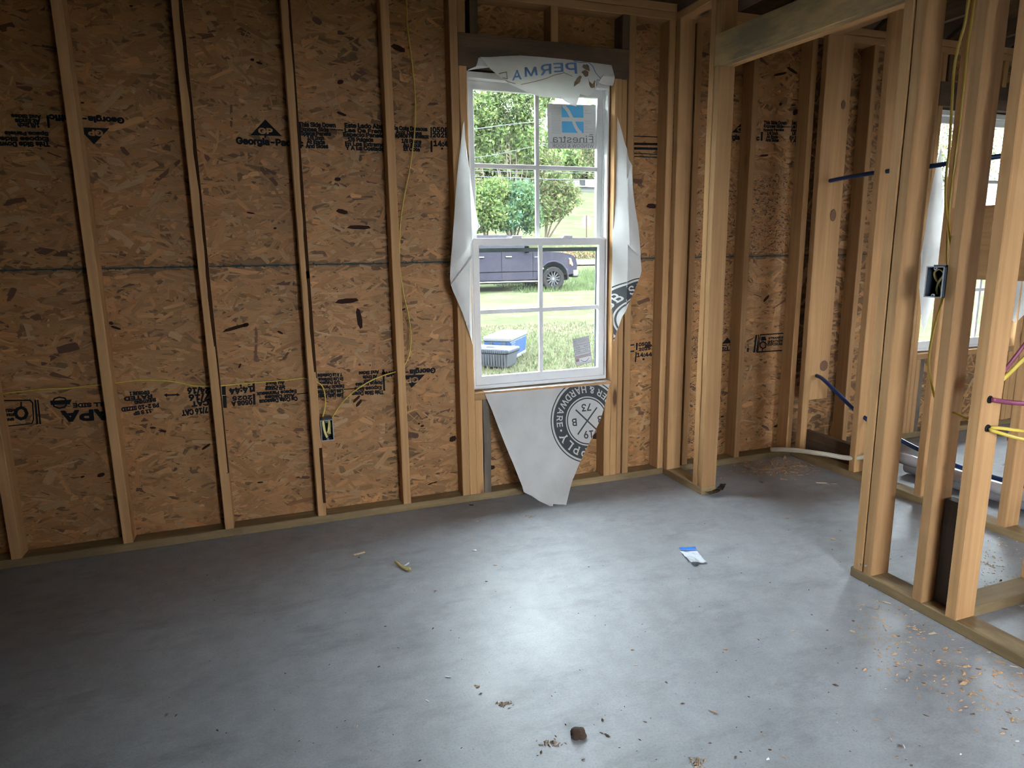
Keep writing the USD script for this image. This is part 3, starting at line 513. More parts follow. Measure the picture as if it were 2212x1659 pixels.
# ================================================================== WINDOWS
YF = .045
def window(name, w, cut=()):
    o = thing(name, kind='structure')
    l, r, b, t = w['l'] + .006, w['r'] - .006, w['sill'] + .007, w['head'] - .008
    fr = cat([tm(mf.Manifold.batch_boolean([rbox(l, l + .015, YF, YF + .075, b, t, .003, 6), rbox(r - .011, r, YF, YF + .075, b, t, .003, 6),
              rbox(l, r, YF, YF + .075, t - .030, t, .003, 6), rbox(l, r, YF, YF + .075, b, b + .020, .003, 6)], mf.OpType.Add)),
              box(l + .015, l + .022, YF + .034, YF + .041, b, t), box(r - .018, r - .011, YF + .034, YF + .041, b, t),
              box(l - .04, r + .04, YF + .058, YF + .061, t - .002, t + .035), box(l - .04, l + .002, YF + .058, YF + .061, b, t), box(r - .002, r + .04, YF + .058, YF + .061, b, t)])
    obj('frame', fr, 'vinyl', o)
    def sash(kind, y, zb, zt, rail_b, rail_t, stile):
        x0, x1 = l + .016, r - .012; d = .028
        s = obj(kind, tm(mf.Manifold.batch_boolean([rbox(x0, x0 + stile, y, y + d, zb, zt, .003, 6), rbox(x1 - stile, x1, y, y + d, zb, zt, .003, 6), rbox(x0, x1, y, y + d, zt - rail_t, zt, .003, 6), rbox(x0, x1, y, y + d, zb, zb + rail_b, .003, 6)], mf.OpType.Add)), 'vinyl', o)
        gx0, gx1, gz0, gz1 = x0 + stile, x1 - stile, zb + rail_b, zt - rail_t
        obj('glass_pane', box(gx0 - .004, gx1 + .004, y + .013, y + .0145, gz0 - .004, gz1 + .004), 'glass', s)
        cx, cz = (gx0 + gx1) / 2, (gz0 + gz1) / 2
        n = 2 if r - l < .8 else 3
        for k in range(1, n):
            xx = gx0 + (gx1 - gx0) * k / n; obj('muntin', tm(rbox(xx - .011, xx + .011, y + .005, y + .0225, gz0 - .004, gz1 + .004, .004, 6)), 'vinyl', s)
        obj('muntin', tm(rbox(gx0 - .004, gx1 + .004, y + .0052, y + .0223, cz - .011, cz + .011, .004, 6)), 'vinyl', s)
        return s
    zm = 1.300
    obj('screen_frame', cat([box(l + .015, r - .011, YF + .072, YF + .078, zm - .050, zm - .030), box(l + .013, l + .036, YF + .072, YF + .078, b + .01, zm - .03), box(r - .034, r - .009, YF + .072, YF + .078, b + .01, zm - .03), box(l + .015, r - .011, YF + .072, YF + .078, b + .008, b + .036)]), 'screen_metal', o)
    up = sash('upper_sash', YF + .042, zm - .018, t - .028, .036, .040, .034)
    lo = sash('lower_sash', YF + .006, b + .018, zm + .018, .046, .036, .034)
    for xx in (.33, .70):
        x = l + (r - l) * xx
        lk = obj('sash_lock', cat([tm(rbox(x - .028, x + .028, YF + .010, YF + .030, zm + .017, zm + .023, .002, 6)), tm(rbox(x - .022, x + .030, YF + .012, YF + .022, zm + .022, zm + .030, .003, 6))]), 'vinyl', o)
    return o
window('window_1', W1); window('window_2', W2)

# ------------------------------------------------------------------ loose house wrap, cut open at the window and folded into the room
def wrinkle(x, z, a=.006, s=7, seed=0): return a * (meshkit.fbm(np.stack([np.asarray(x) * s, np.asarray(z) * s, np.asarray(x) * 0 + seed], -1), 3, seed) - .5)
def sheet(px, g, size=.018, mat_='wrap', name='flap', parent=None, **k):
    """A loose sheet whose outline is given in pixels, lying on the surface y = g(x, z)."""
    P = np.array([on_g(u, v, g) for u, v in px]); poly = Polygon(P[:, [0, 2]]).buffer(0)
    v, f = flat_tri(poly, size); y = np.asarray(g(v[:, 0], v[:, 1])) + 0 * v[:, 0]
    V = np.c_[v[:, 0], y, v[:, 1]]; n = np.cross(V[f[:, 1]] - V[f[:, 0]], V[f[:, 2]] - V[f[:, 0]])
    f = np.where((n[:, 1] > 0)[:, None], f[:, ::-1], f)
    return obj(name, trimesh.Trimesh(V, f, process=False), mat_, parent, smooth=40, **k), poly
def printed(poly2d, g, clip, mat_, parent, name='print', size=.012, off=.0016):
    p = poly2d.intersection(clip.buffer(-.001)) if clip is not None else poly2d
    v, f = flat_tri(p, size)
    if not len(f): return
    V = np.c_[v[:, 0], np.asarray(g(v[:, 0], v[:, 1])) - off, v[:, 1]]; n = np.cross(V[f[:, 1]] - V[f[:, 0]], V[f[:, 2]] - V[f[:, 0]])
    f = np.where((n[:, 1] > 0)[:, None], f[:, ::-1], f)
    return obj(name, trimesh.Trimesh(V, f, process=False), mat_, parent)
def supply_mark(R=.212):
    """The round mark of the supply firm, upright, centred on the origin: (dark areas)."""
    ring = lambda a, b: Point(0, 0).buffer(R * a, 64).difference(Point(0, 0).buffer(R * b, 64))
    dark = [ring(1.0, .972), ring(.925, .595), ring(.565, .535)]
    let = [arc_text('BB SUPPLY', R * .76, R * .20, 90), arc_text('LUMBER & HARDWARE', R * .76, R * .155, -90, inward=True, gap=.006)]
    for a in (168, 12): let.append(Point(R * .76 * math.cos(math.radians(a)), R * .76 * math.sin(math.radians(a))).buffer(R * .026))
    d = unary_union(dark).difference(unary_union(let))
    X = [LineString([(-R * .30, -R * .30), (R * .30, R * .30)]).buffer(R * .018, cap_style=2), LineString([(-R * .30, R * .30), (R * .30, -R * .30)]).buffer(R * .018, cap_style=2)]
    def word(s, x, y, h): p = text_poly(s, h, False).buffer(.0012); b = p.bounds; return shapely.affinity.translate(p, x - (b[0] + b[2]) / 2, y - (b[1] + b[3]) / 2)
    return unary_union([d] + X + [word('19', 0, R * .33, R * .17), word('73', 0, -R * .33, R * .17), word('B', -R * .36, 0, R * .17), word('B', R * .36, 0, R * .17)])
MARK = shapely.affinity.rotate(supply_mark(), 180, origin=(0, 0))
def gap(k, lo, hi): return np.clip((k - lo) / (hi - lo), 0, 1)
# bottom flap: over the sill, down to the floor
def g_bottom(x, z):
    d = np.clip(.567 - z, 0, 1); return -.006 - .02 * gap(d, 0, .08) - .15 * (d / .567) ** 1.5 + wrinkle(x, z, .014, 6, 3) * gap(d, 0, .15) - .05 * gap(d, .47, .567) * gap(np.asarray(x), 1.85, 1.95)
fb = thing('house_wrap_flap', 'white house wrap flap hanging from the window sill to the floor with a grey mark', 'house wrap', 'loose house wrap flaps')
FB = [(1047, 851), (1120, 845), (1200, 838.5), (1317, 829), (1311.5, 850), (1305, 881), (1298, 905), (1275, 953), (1250, 1005), (1240, 1030), (1232.5, 1052), (1223, 1091), (1215, 1089.5), (1195, 1088.6), (1193.5, 1096), (1180, 1089.5), (1164, 1082), (1148, 1071), (1131, 1063), (1128.5, 1052), (1110, 1005), (1091, 960), (1068, 900)]
o, pb = sheet(FB, g_bottom, .02, parent=fb, name='sheet')
c = on_g(1268.5, 909, g_bottom)
printed(shapely.affinity.translate(shapely.affinity.scale(MARK, .985, 1.0, origin=(0, 0)), c[0], c[2]), g_bottom, pb, 'ink_grey', fb, 'round_mark')
# the part that lies on the sill
V = []
sx = np.linspace(on_y(1047, 851, -.006)[0], 2.355, 24)
v = np.array([(x, y, .5668 + .0012 * math.sin(x * 90 + y * 200)) for y in (.044, .02, -.008) for x in sx]); f = [(j * 24 + i, j * 24 + i + 1, j * 24 + 25 + i) for j in (0, 1) for i in range(23)] + [(j * 24 + i, j * 24 + 25 + i, j * 24 + 24 + i) for j in (0, 1) for i in range(23)]
obj('sill_fold', trimesh.Trimesh(v, f, process=False), 'wrap', fb, smooth=True)
# left flap
def g_left(x, z):
    k = gap(1.606 - np.asarray(x), -.08, .16); c_ = np.exp(-((np.asarray(z) - 1.33) / .26) ** 2)
    crease = 1.335 + (1.66 - np.asarray(x)) * -.55 - 0
    up = np.asarray(z) > 1.325 - (1.655 - np.asarray(x)) * 1.25
    return .03 - .055 * gap(1.625 - np.asarray(x), 0, .05) - .045 * c_ * (1 - .4 * k) - np.where(up, .012 + .10 * np.clip(np.asarray(z) - (1.325 - (1.655 - np.asarray(x)) * 1.25), 0, .25) * 0, 0) + wrinkle(x, z, .008, 9, 5)
flp = thing('house_wrap_flap', 'blank white house wrap flap folded over the left jamb of the window', 'house wrap', 'loose house wrap flaps')
sheet([(1003, 262), (1005, 300), (1012.6, 357), (1024, 435), (1033, 480), (1038, 489), (1028, 503), (1019, 520), (1018, 560), (1018.5, 620), (1019.5, 690), (1021, 745), (1010, 709), (999, 676), (988, 650), (978.6, 629), (973.5, 614), (972, 603), (973, 570), (975.5, 545), (979, 495), (982, 455), (989, 364), (996, 305), (1000, 270)], g_left, .016, parent=flp, name='sheet')
def g_lfold(x, z): return g_left(x, z) - .016 - .05 * np.clip(np.asarray(z) - (1.325 - (1.655 - np.asarray(x)) * 1.25), 0, .4)
sheet([(1000, 300), (1012.6, 357), (1024, 435), (1033, 480), (1038, 489), (1028, 503), (1008, 538), (990, 562), (975, 577), (976, 545), (979, 495), (985, 455), (992, 364)], g_lfold, .016, parent=flp, name='turned_corner')
# right flap
def g_right(x, z):
    x = np.asarray(x); return .035 - .085 * gap(x, 2.356, 2.405) - .03 * np.exp(-((np.asarray(z) - 1.15) / .3) ** 2) + wrinkle(x, z, .008, 9, 8)
frt = thing('house_wrap_flap', 'white house wrap flap over the right jamb with part of a round mark', 'house wrap', 'loose house wrap flaps')
o, pr = sheet([(1329, 236), (1341.6, 277), (1350, 310), (1358.5, 344), (1366, 358), (1367, 405), (1372, 448), (1379, 489), (1384, 560), (1386, 584.5), (1384, 594), (1377.5, 611), (1361, 648), (1344, 684), (1330, 724), (1321, 756), (1318.5, 756), (1320, 640), (1322, 500), (1324, 400), (1327, 290)], g_right, .016, parent=frt, name='sheet')
c = on_g(1384, 688, g_right)
printed(shapely.affinity.translate(shapely.affinity.rotate(supply_mark(), 0, origin=(0, 0)), c[0] - .005, c[2]), g_right, pr, 'ink_grey', frt, 'round_mark')
def g_rfold(x, z): return g_right(x, z) - .018 - .05 * np.clip(np.asarray(x) - 2.40, 0, .15)
sheet([(1364, 352), (1367, 405), (1372, 448), (1379, 489), (1384, 552), (1376, 549), (1360, 533), (1345, 512), (1335, 500), (1331.5, 472), (1345, 418), (1357, 378)], g_rfold, .016, parent=frt, name='turned_corner')
# top flap, over the header and hanging in front of the head of the window
def g_top(x, z):
    d = np.clip(2.15 - np.asarray(z), 0, .4); return -.012 - .30 * d * (1 + .25 * np.sin(np.asarray(x) * 9)) + wrinkle(x, z, .03, 8, 12) * gap(d, .01, .10) - .02 * gap(d, .12, .2)
ft = thing('house_wrap_flap', 'white house wrap flap hanging over the head of the window with mirrored blue letters', 'house wrap', 'loose house wrap flaps')
FT = [(1036, 123), (1060, 123), (1090, 121), (1125, 119.7), (1170, 123), (1218.6, 127.6), (1270, 134), (1321, 140.6), (1304, 159.5), (1292, 179.4), (1288, 191), (1278, 203), (1270, 208), (1252.4, 203), (1244.5, 230), (1230.5, 225), (1220.6, 219), (1214.6, 214), (1195, 212), (1169, 209), (1139, 199), (1103, 183), (1079, 165.4), (1057.5, 147.5), (1045.5, 132.6)]
o, pt = sheet(FT, g_top, .014, parent=ft, name='sheet')
def g_head(x, z): return -.004 + .046 * gap(2.115 - np.asarray(z), .03, .075) + wrinkle(x, z, .004, 9, 2)
sheet([(1034, 124), (1048, 131), (1059, 146), (1056, 146), (1029, 149), (1008, 153), (1012, 150), (1028, 143.6)], g_head, .014, parent=ft, name='head_strip')
sheet([(1321, 141), (1328, 168.4), (1324, 186), (1300, 182), (1293, 178), (1304, 159)], g_head, .014, parent=ft, name='head_strip')
def tq(u, v): p = on_g(u, v, g_top); return (p[0], p[2])
def zt(P): return [(960 + x / 5.027, 60 + y / 5.027) for x, y in P]
def tline(P, w): return LineString([tq(*q) for q in zt(P)]).buffer(w, cap_style=2, join_style=2)
def mirrored(ch, quad):
    """A letter seen from behind, fitted to the pixel quad (top left, top right, bottom right, bottom left) of the zoomed view."""
    p = text_poly(ch, 1.0, False).buffer(.02); x0, y0, x1, y1 = p.bounds; Q = [np.array(tq(*q)) for q in zt(quad)]
    def f(c):
        s = 1 - (c[:, 0] - x0) / (x1 - x0); t = 1 - (c[:, 1] - y0) / (y1 - y0)
        return Q[0] * ((1 - s) * (1 - t))[:, None] + Q[1] * (s * (1 - t))[:, None] + Q[2] * (s * t)[:, None] + Q[3] * ((1 - s) * t)[:, None]
    return shapely.transform(p, f)
blue = [mirrored('A', [(755, 462), (820, 455), (838, 560), (735, 575)]), mirrored('M', [(868, 430), (995, 425), (1012, 515), (872, 535)]), mirrored('R', [(1040, 400), (1160, 390), (1160, 500), (1044, 520)]), mirrored('E', [(1178, 385), (1285, 382), (1292, 478), (1190, 485)]), mirrored('P', [(1300, 380), (1432, 378), (1440, 500), (1330, 505)]),
        tline([(1400, 362), (1470, 378), (1560, 374), (1610, 420), (1640, 490), (1698, 556)], .0022), tline([(1440, 372), (1400, 352)], .0022), tline([(1655, 565), (1690, 568), (1682, 600), (1650, 630), (1655, 565)], .0016)]
printed(unary_union(blue), g_top, pt, 'ink_blue', ft, 'blue_lettering', .01, .0022)
tpoly = lambda P: Polygon([tq(*q) for q in zt(P)]).buffer(0)
brown = [tline([(830, 618), (960, 590), (1110, 550), (1190, 515), (1300, 490), (1388, 528)], .0014), tline([(590, 500), (672, 482), (682, 555), (630, 545)], .0022), tline([(640, 560), (700, 590), (770, 608)], .002),
         tpoly([(1495, 430), (1508, 396), (1530, 404), (1545, 394), (1565, 420), (1578, 475), (1530, 452)]), tpoly([(1500, 470), (1530, 458), (1562, 480), (1560, 525), (1530, 535), (1508, 512), (1500, 495), (1484, 488)]),
         tpoly([(1490, 530), (1470, 580), (1440, 615), (1402, 642), (1410, 590), (1440, 545), (1470, 520)]), tpoly([(1556, 540), (1570, 580), (1606, 614), (1628, 572), (1638, 576), (1630, 652), (1590, 655), (1568, 610)]), tline([(1475, 575), (1455, 612)], .0012)]
printed(unary_union(brown), g_top, pt, 'ink_brown', ft, 'brown_drawing', .01, .0022)
# the wrap of the second window, seen between the studs
fl2 = thing('house_wrap_flap', 'white house wrap flap on the left jamb of the far window seen between the studs', 'house wrap', 'loose house wrap flaps')
def g_f2(x, z): return -.012 - .05 * np.exp(-((np.asarray(z) - 1.2) / .4) ** 2) + wrinkle(x, z, .006, 8, 21)
P2 = [(4.60, 1.86), (4.63, 1.62), (4.66, 1.25), (4.65, .95), (4.61, .70), (4.57, .78), (4.49, 1.0), (4.465, 1.2), (4.51, 1.5)]
poly = Polygon(P2); v, f = flat_tri(poly, .03); obj('sheet', trimesh.Trimesh(np.c_[v[:, 0], g_f2(v[:, 0], v[:, 1]), v[:, 1]], f, process=False), 'wrap', fl2, smooth=40)
fr2 = thing('house_wrap_flap', 'white house wrap flap on the right jamb of the far window at the right edge', 'house wrap', 'loose house wrap flaps')
P2 = [(5.512, 1.80), (5.56, 1.6), (5.64, 1.2), (5.62, 1.0), (5.515, .72), (5.46, .80), (5.42, 1.0), (5.40, 1.3), (5.45, 1.6)]
poly = Polygon(P2); v, f = flat_tri(poly, .03); obj('sheet', trimesh.Trimesh(np.c_[v[:, 0], .03 - .09 * gap(v[:, 0], 5.50, 5.56) + wrinkle(v[:, 0], v[:, 1], .01, 8, 4), v[:, 1]], f, process=False), 'wrap', fr2, smooth=40)

# ------------------------------------------------------------------ stickers on the glass
def sticker(name, label, corners, y, build):
    o = thing(name, label, 'sticker'); P = [on_y(u, v, y) for u, v in corners]
    o3 = P[3]; ux = (P[2] - P[3]); w = np.linalg.norm(ux); ux /= w; uz = P[0] - P[3]; h = np.linalg.norm(uz); uz = uz - ux * (uz @ ux); uz /= np.linalg.norm(uz)
    def put(pn, poly, m_, d):
        v, f = flat_tri(poly)
        if not len(f): return
        V = o3 + v[:, :1] * ux + v[:, 1:] * uz; V[:, 1] = y - d
        n = np.cross(V[f[:, 1]] - V[f[:, 0]], V[f[:, 2]] - V[f[:, 0]]); f = np.where((n[:, 1] > 0)[:, None], f[:, ::-1], f); obj(pn, (V, f), m_, o)
    build(put, w, h); return o
def mirror_text(s, x0, x1, y, h, serif=False):
    p = text_poly(s, 1.0, False); b = p.bounds; p = shapely.affinity.translate(p, -b[0], 0); p = shapely.affinity.scale(p, -(x1 - x0) / (b[2] - b[0]), h, origin=(0, 0))
    return shapely.affinity.translate(p, x1, y)
def big_sticker(put, w, h):
    put('backing', sbox(0, 0, w, h), 'paper', 0.0)
    X, Y = lambda u: (u - 290) / 1345 * w, lambda v: (1425 - v) / 1225 * h
    put('rule_line', unary_union([sbox(X(345 if k < 4 else 395), Y(300 + k * 39) - .0004, X(660), Y(300 + k * 39) + .0004) for k in range(19)] + [sbox(X(1310), Y(v) - .0004, X(e), Y(v) + .0004) for v, e in ((360, 1410), (435, 1510), (645, 1480), (705, 1510), (810, 1400), (870, 1560), (955, 1550))]), 'print_grey', .0006)
    curve = LineString([(X(u), Y(v)) for u, v in spline([(720, 230), (850, 370), (930, 520), (985, 620), (1050, 790), (1130, 920), (1210, 990)], 6)[:, :2]]).buffer(w * .032, cap_style=2)
    put('blue_panes', unary_union([sbox(X(680), Y(560), X(1280), Y(235)), sbox(X(680), Y(980), X(1280), Y(670))]).difference(curve), 'sky_blue', .0006)
    L = [mirror_text('Finestra', X(425), X(1545), Y(1250), h * .155)]
    L += [sbox(X(u) - w * .028, Y(1252), X(u) + w * .028, Y(1236)) for u in (465, 660, 1150, 1345, 1500)] + [sbox(X(1440), Y(1030), X(1545), Y(1012))]
    put('lettering', unary_union(L), 'print_grey', .001)
    put('lettering', mirror_text('WINDOW & DOOR', X(410), X(1555), Y(1390), h * .078), 'print_grey', .001)
    put('grey_band', sbox(X(345), Y(1285), X(1580), Y(1235)).difference(unary_union(L)), 'paper_grey', .0004)
sticker('window_sticker', 'white sticker with blue panes and mirrored lettering on the upper window pane', [(1182.3, 223.5), (1288, 226.5), (1288.5, 322), (1184, 321)], YF + .0545, big_sticker)
def small_sticker(put, w, h):
    put('backing', sbox(0, 0, w, h), 'paper_grey', 0.0)
    fr = lambda a, b, c, d: sbox(a * w, (1 - d) * h, c * w, (1 - b) * h)
    ln = [fr(.0, .0, 1, .012), fr(0, .988, 1, 1), fr(0, 0, .015, 1), fr(.985, 0, 1, 1), fr(.24, .0, .255, .25), fr(0, .25, 1, .262), fr(0, .42, 1, .432), fr(0, .56, 1, .572)] + [fr(.30, .05 + .04 * k, .92, .058 + .04 * k) for k in range(4)] + [fr(.08 , .17, .2, .18), fr(.08, .2, .2, .21)]
    def wd(s, x, y, hh): p = text_poly(s, hh * h); return shapely.affinity.translate(p, x * w, (1 - y) * h)
    ln += [wd('0.29', .12, .375, .055), wd('0.27', .62, .375, .055), wd('0.50', .12, .525, .055), wd('< 0.3', .56, .525, .055), Point(.12 * w, .90 * h).buffer(.055 * w).difference(Point(.12 * w, .90 * h).buffer(.035 * w))]
    arc = LineString([(w * (.33 + .05 * k), h * (.17 - .085 * math.sin(math.pi * (k / 10)))) for k in range(11)]).buffer(w * .016)
    put('printing', unary_union(ln + [arc]), 'print_grey', .0006); put('red_band', unary_union([fr(.02, .66, .96, .685), fr(.02, .71, .96, .735), fr(.03, .76, .22, .86)]), 'print_red', .0008)
    put('white_field', fr(.26, .76, .97, .90).difference(arc), 'paper', .0004)
sticker('energy_label', 'tilted grey label with figures on the lower right window pane', [(1237, 733), (1272, 725), (1279, 782), (1244.5, 790.5)], YF + .0185, small_sticker)

# ================================================================== ELECTRICS AND PIPES
def cable(pts, label, name='electrical_cable', m_='yellow_cable', r=.0058, flat=.5, up=(0, 1, 0), n=8, cat_='cable', group=None):
    o = obj(name, tube(spline(pts, n), r, 8, up, flat), m_, smooth=True); tag(o, label, cat_, group); return o
def pw(L, y): return [on_y(u, v, (q[0] if q else y)) for u, v, *q in L]
def px_(L, x): return [on_x(u, v, (q[0] if q else x)) for u, v, *q in L]
cable(pw([(877, -40), (878, 0), (880, 60), (889, 130), (896, 200), (897, 260), (893, 310), (884, 370), (872, 430), (865, 480), (863, 530), (864, 580), (873, 640), (882, 680), (887, 720), (885, 760), (876, 785), (862, 800), (845, 806), (825, 812), (800, 823), (775, 838), (750, 858), (730, 882), (719, 900), (716, 912), (713, 926), (708, 938)], .045), 'yellow cable dropping from the top plate down to the back wall box')
cable(pw([(704, 938), (702, 925), (699, 912), (697, 902), (701, 885), (703, 868), (701, 848), (695, 833), (682, 824), (665, 819), (650, 817), (620, 821), (570, 825), (520, 829), (470, 834), (430, 834), (410, 832), (385, 826), (355, 822), (320, 821), (290, 822), (255, 826), (235, 829), (200, 833), (150, 838), (100, 840), (50, 845), (0, 851), (-60, 858)], .045), 'yellow cable running level through the studs left of the back wall box')
def outlet_box(name, label, x0, x1, y0, y1, z0, z1, open_axis, cables):
    """A device box: shell open on one side, pale rim, screw ears, mounting tab."""
    o = thing(name, label, 'electrical box', 'device boxes on the studs'); t = .0025
    if open_axis == 'y':      # open towards -y
        P = lambda a, b, c, d, e, f: box(x0 + a, x0 + b, y0 + c, y0 + d, z0 + e, z0 + f); w, d, h = x1 - x0, y1 - y0, z1 - z0
        sh = [P(0, t, 0, d, 0, h), P(w - t, w, 0, d, 0, h), P(0, w, 0, d, 0, t), P(0, w, 0, d, h - t, h), P(0, w, d - t, d, 0, h), P(-.004, 0, d * .25, d * .6, h - .012, h + .006), P(w * .2, w * .9, d * .2, d * .9, h, h + .004)]
        rm = [P(-.001, t, -.0015, 0, 0, h), P(w - t, w + .001, -.0015, 0, 0, h), P(0, w, -.0015, 0, -.001, t), P(0, w, -.0015, 0, h - t, h + .001)]
        er = lambda z: lathe([(0, 0), (.0055, 0), (.0055, .004), (0, .004)], 12, 'y', (x0 + w / 2, y0 + .003, z))
        hl = lambda z: lathe([(0, 0), (.002, 0), (.002, .0045), (0, .0045)], 8, 'y', (x0 + w / 2, y0 + .0025, z))
    else:                     # open towards -x
        P = lambda a, b, c, d, e, f: box(x0 + c, x0 + d, y0 + a, y0 + b, z0 + e, z0 + f); w, d, h = y1 - y0, x1 - x0, z1 - z0
        sh = [P(0, t, 0, d, 0, h), P(w - t, w, 0, d, 0, h), P(0, w, 0, d, 0, t), P(0, w, 0, d, h - t, h), P(0, w, d - t, d, 0, h), P(w * .1, w * .8, d * .2, d * .9, h, h + .005)]
        rm = [P(-.001, t, -.0015, 0, 0, h), P(w - t, w + .001, -.0015, 0, 0, h), P(0, w, -.0015, 0, -.001, t), P(0, w, -.0015, 0, h - t, h + .001)]
        er = lambda z: lathe([(0, 0), (.0055, 0), (.0055, .004), (0, .004)], 12, 'x', (x0 - .001, y0 + w / 2, z))
        hl = lambda z: lathe([(0, 0), (.002, 0), (.002, .0045), (0, .0045)], 8, 'x', (x0 - .0018, y0 + w / 2, z))
    s = obj('shell', cat(sh), 'box_plastic', o); obj('rim', cat(rm), 'box_rim', s)
    for z in (z0 + .006, z1 - .006): e = obj('screw_ear', er(z), 'box_rim', o); obj('screw_hole', hl(z), 'ink_black', e)
    for c in cables: obj('cable_end', tube(spline(c, 8), .0056, 8, (1, 0, 0) if open_axis == 'y' else (0, 1, 0), .55), 'yellow_pale', o, smooth=True)
    return o
bx = S * 2 + T + .002
outlet_box('electrical_box', 'dark plastic box with two cable ends on the third full stud of the back wall', bx, bx + .055, -.012, .062, .405, .502, 'y',
           [[(bx + .014, .03, .50), (bx + .013, .012, .47), (bx + .018, .006, .44), (bx + .026, .004, .415)], [(bx + .042, .03, .50), (bx + .040, .012, .475), (bx + .034, .006, .45), (bx + .028, .004, .437)], [(bx + .043, .04, .49), (bx + .042, .03, .46), (bx + .041, .028, .425)]])
outlet_box('electrical_box', 'dark plastic box with a looped cable on the stud right of the opening', XP - .012, XP + .058, Y2B + .001, Y2B + .061, 1.086, 1.184, 'x',
           [[(XP + .035, Y2B + .018, 1.18), (XP + .02, Y2B + .022, 1.165), (XP + .010, Y2B + .034, 1.175), (XP + .008, Y2B + .048, 1.165), (XP + .012, Y2B + .045, 1.145), (XP + .016, Y2B + .030, 1.125), (XP + .018, Y2B + .022, 1.10)],
            [(XP + .03, Y2B + .010, 1.175), (XP + .012, Y2B + .018, 1.155), (XP + .008, Y2B + .030, 1.135), (XP + .012, Y2B + .038, 1.11), (XP + .02, Y2B + .040, 1.095)]])
XC = XP + .05
cable(px_([(2125, -120), (2108, -55), (2093, 0), (2083, 55), (2068, 110), (2060, 160), (2056, 230), (2052, 300), (2049, 340), (2044, 380), (2043, 440), (2049, 490), (2056, 540), (2059, 575)], XC), 'yellow cable hanging in a bow beside the stud above the looped box', up=(1, 0, 0))
cable(px_([(2112, -60), (2100, 30), (2089, 110), (2080, 200), (2070, 290), (2058, 380), (2050, 460), (2046, 540), (2047, 575)], XC + .03), 'yellow cable running straight down the stud into the looped box', up=(1, 0, 0))
cable(px_([(2038, 636), (2030, 665), (2020, 700), (2012, 735), (2007, 770), (2007, 800), (2012, 830), (2020, 860), (2032, 882), (2046, 888), (2066, 893), (2090, 906), (2112, 918)], XC), 'yellow cable leaving the looped box downwards and passing through the next stud', up=(1, 0, 0))
xr = 2.98
YQ = Y2C - T
cable([on_x(2112, 918, XC), on_y(2133, 926, YQ + .01), on_y(2140, 929, YQ - .012), on_y(2165, 937, YQ - .03), on_y(2190, 944, YQ - .05), on_y(2240, 956, YQ - .09)], 'bright yellow cable leaving the near stud at knee height towards the right edge', up=(0, 0, 1), flat=.6)
cable([on_y(2134, 926, YQ + .01), on_y(2146, 924, YQ - .008), on_y(2180, 927, YQ - .02), on_y(2240, 935, YQ - .05)], 'dark yellow cable above the bright one at the right edge', m_='yellow_cable', up=(0, 0, 1), flat=.6)
cable([on_x(2105, 858, 2.74), on_y(2137, 862, YQ + .01), on_y(2146, 864, YQ - .012), on_y(2180, 869, YQ - .03), on_y(2240, 874, YQ - .07)], 'purple cable coming out of the drilled hole in the near stud', m_='purple_cable', up=(0, 0, 1), r=.0075)
cable([on_x(2140, 826, 2.80), on_x(2165, 805, 2.86), on_x(2190, 775, 2.92), on_x(2235, 715, 3.0)], 'purple cable rising from behind the near stud to the right edge', m_='purple_cable', up=(0, 0, 1), r=.0085)
cable([on_x(2130, 838, 2.80), on_x(2165, 820, 2.86), on_x(2190, 797, 2.92), on_x(2235, 752, 3.0)], 'yellow cable rising below the purple one to the right edge', up=(0, 0, 1), r=.0085)
for p in [(2142, 863), (2137, 925)]:
    q = on_y(p[0] - 4, p[1], Y2C - T - .0005); obj('drilled_hole', lathe([(0, 0), (.012, 0), (.012, .002), (0, .002)], 16, 'y', (q[0], q[1], q[2])), 'ink_black', wr)
def pex(pts, label, m_='pex_blue', r=.0111, n=8):
    o = obj('water_pipe', tube(spline(pts, n), r, 12, (1, 0, .2)), m_, smooth=True); tag(o, label, 'pipe'); return o
pex([(3.692, -.062, 1.618), (3.675, -.2, 1.622), (3.655, -.42, 1.624), (3.652, -.7, 1.619), (3.65, -.9, 1.622), (3.65, -1.24, 1.62), (3.65, -1.5, 1.62)], 'blue water pipe level through the closet rear studs at head height')
pex([(3.70, -.062, .505), (3.69, -.13, .495), (3.67, -.26, .44), (3.655, -.42, .365), (3.66, -.6, .30), (3.67, -.82, .247), (3.70, -1.0, .215), (3.75, -1.25, .20), (3.80, -1.6, .19), (3.85, -2.2, .17)], 'blue water pipe sloping down behind the closet rear studs near the floor')
pex([(3.435, -.030, .066), (3.46, -.10, .083), (3.50, -.20, .098), (3.55, -.33, .108), (3.62, -.45, .112), (3.70, -.56, .16)], 'cream white pipe curving over the floor plate in the closet corner', 'pex_white', .0135)
for k, (x, z, r, lab) in enumerate([(3.875, .108, .030, 'shiny film wrapped drain pipe lying behind the closet rear wall, the upper one'), (3.975, .046, .042, 'shiny film wrapped drain pipe lying behind the closet rear wall, the lower one')]):
    pts = [(x + .012 * math.sin(y * 5 + k), y, z + .003 * math.sin(y * 9)) for y in np.linspace(-.52, -2.6, 26)]
    o = obj('drain_pipe', tube(pts, [r * (1 + .05 * math.sin(i * 1.9 + k)) for i in range(26)], 16, (1, 0, .1)), 'film_shiny', smooth=True); tag(o, lab, 'pipe')
o = thing('bucket', 'white bucket with a red lid at the right edge', 'bucket')
bc = np.array([4.16, -1.075, 0])
obj('body', lathe([(0, 0), (.125, 0), (.128, .004), (.145, .27), (.150, .275), (.150, .29), (.142, .292), (.142, .28), (0, .28)], 28, at=bc + [0, 0, .001]), 'bucket', o, smooth=35)
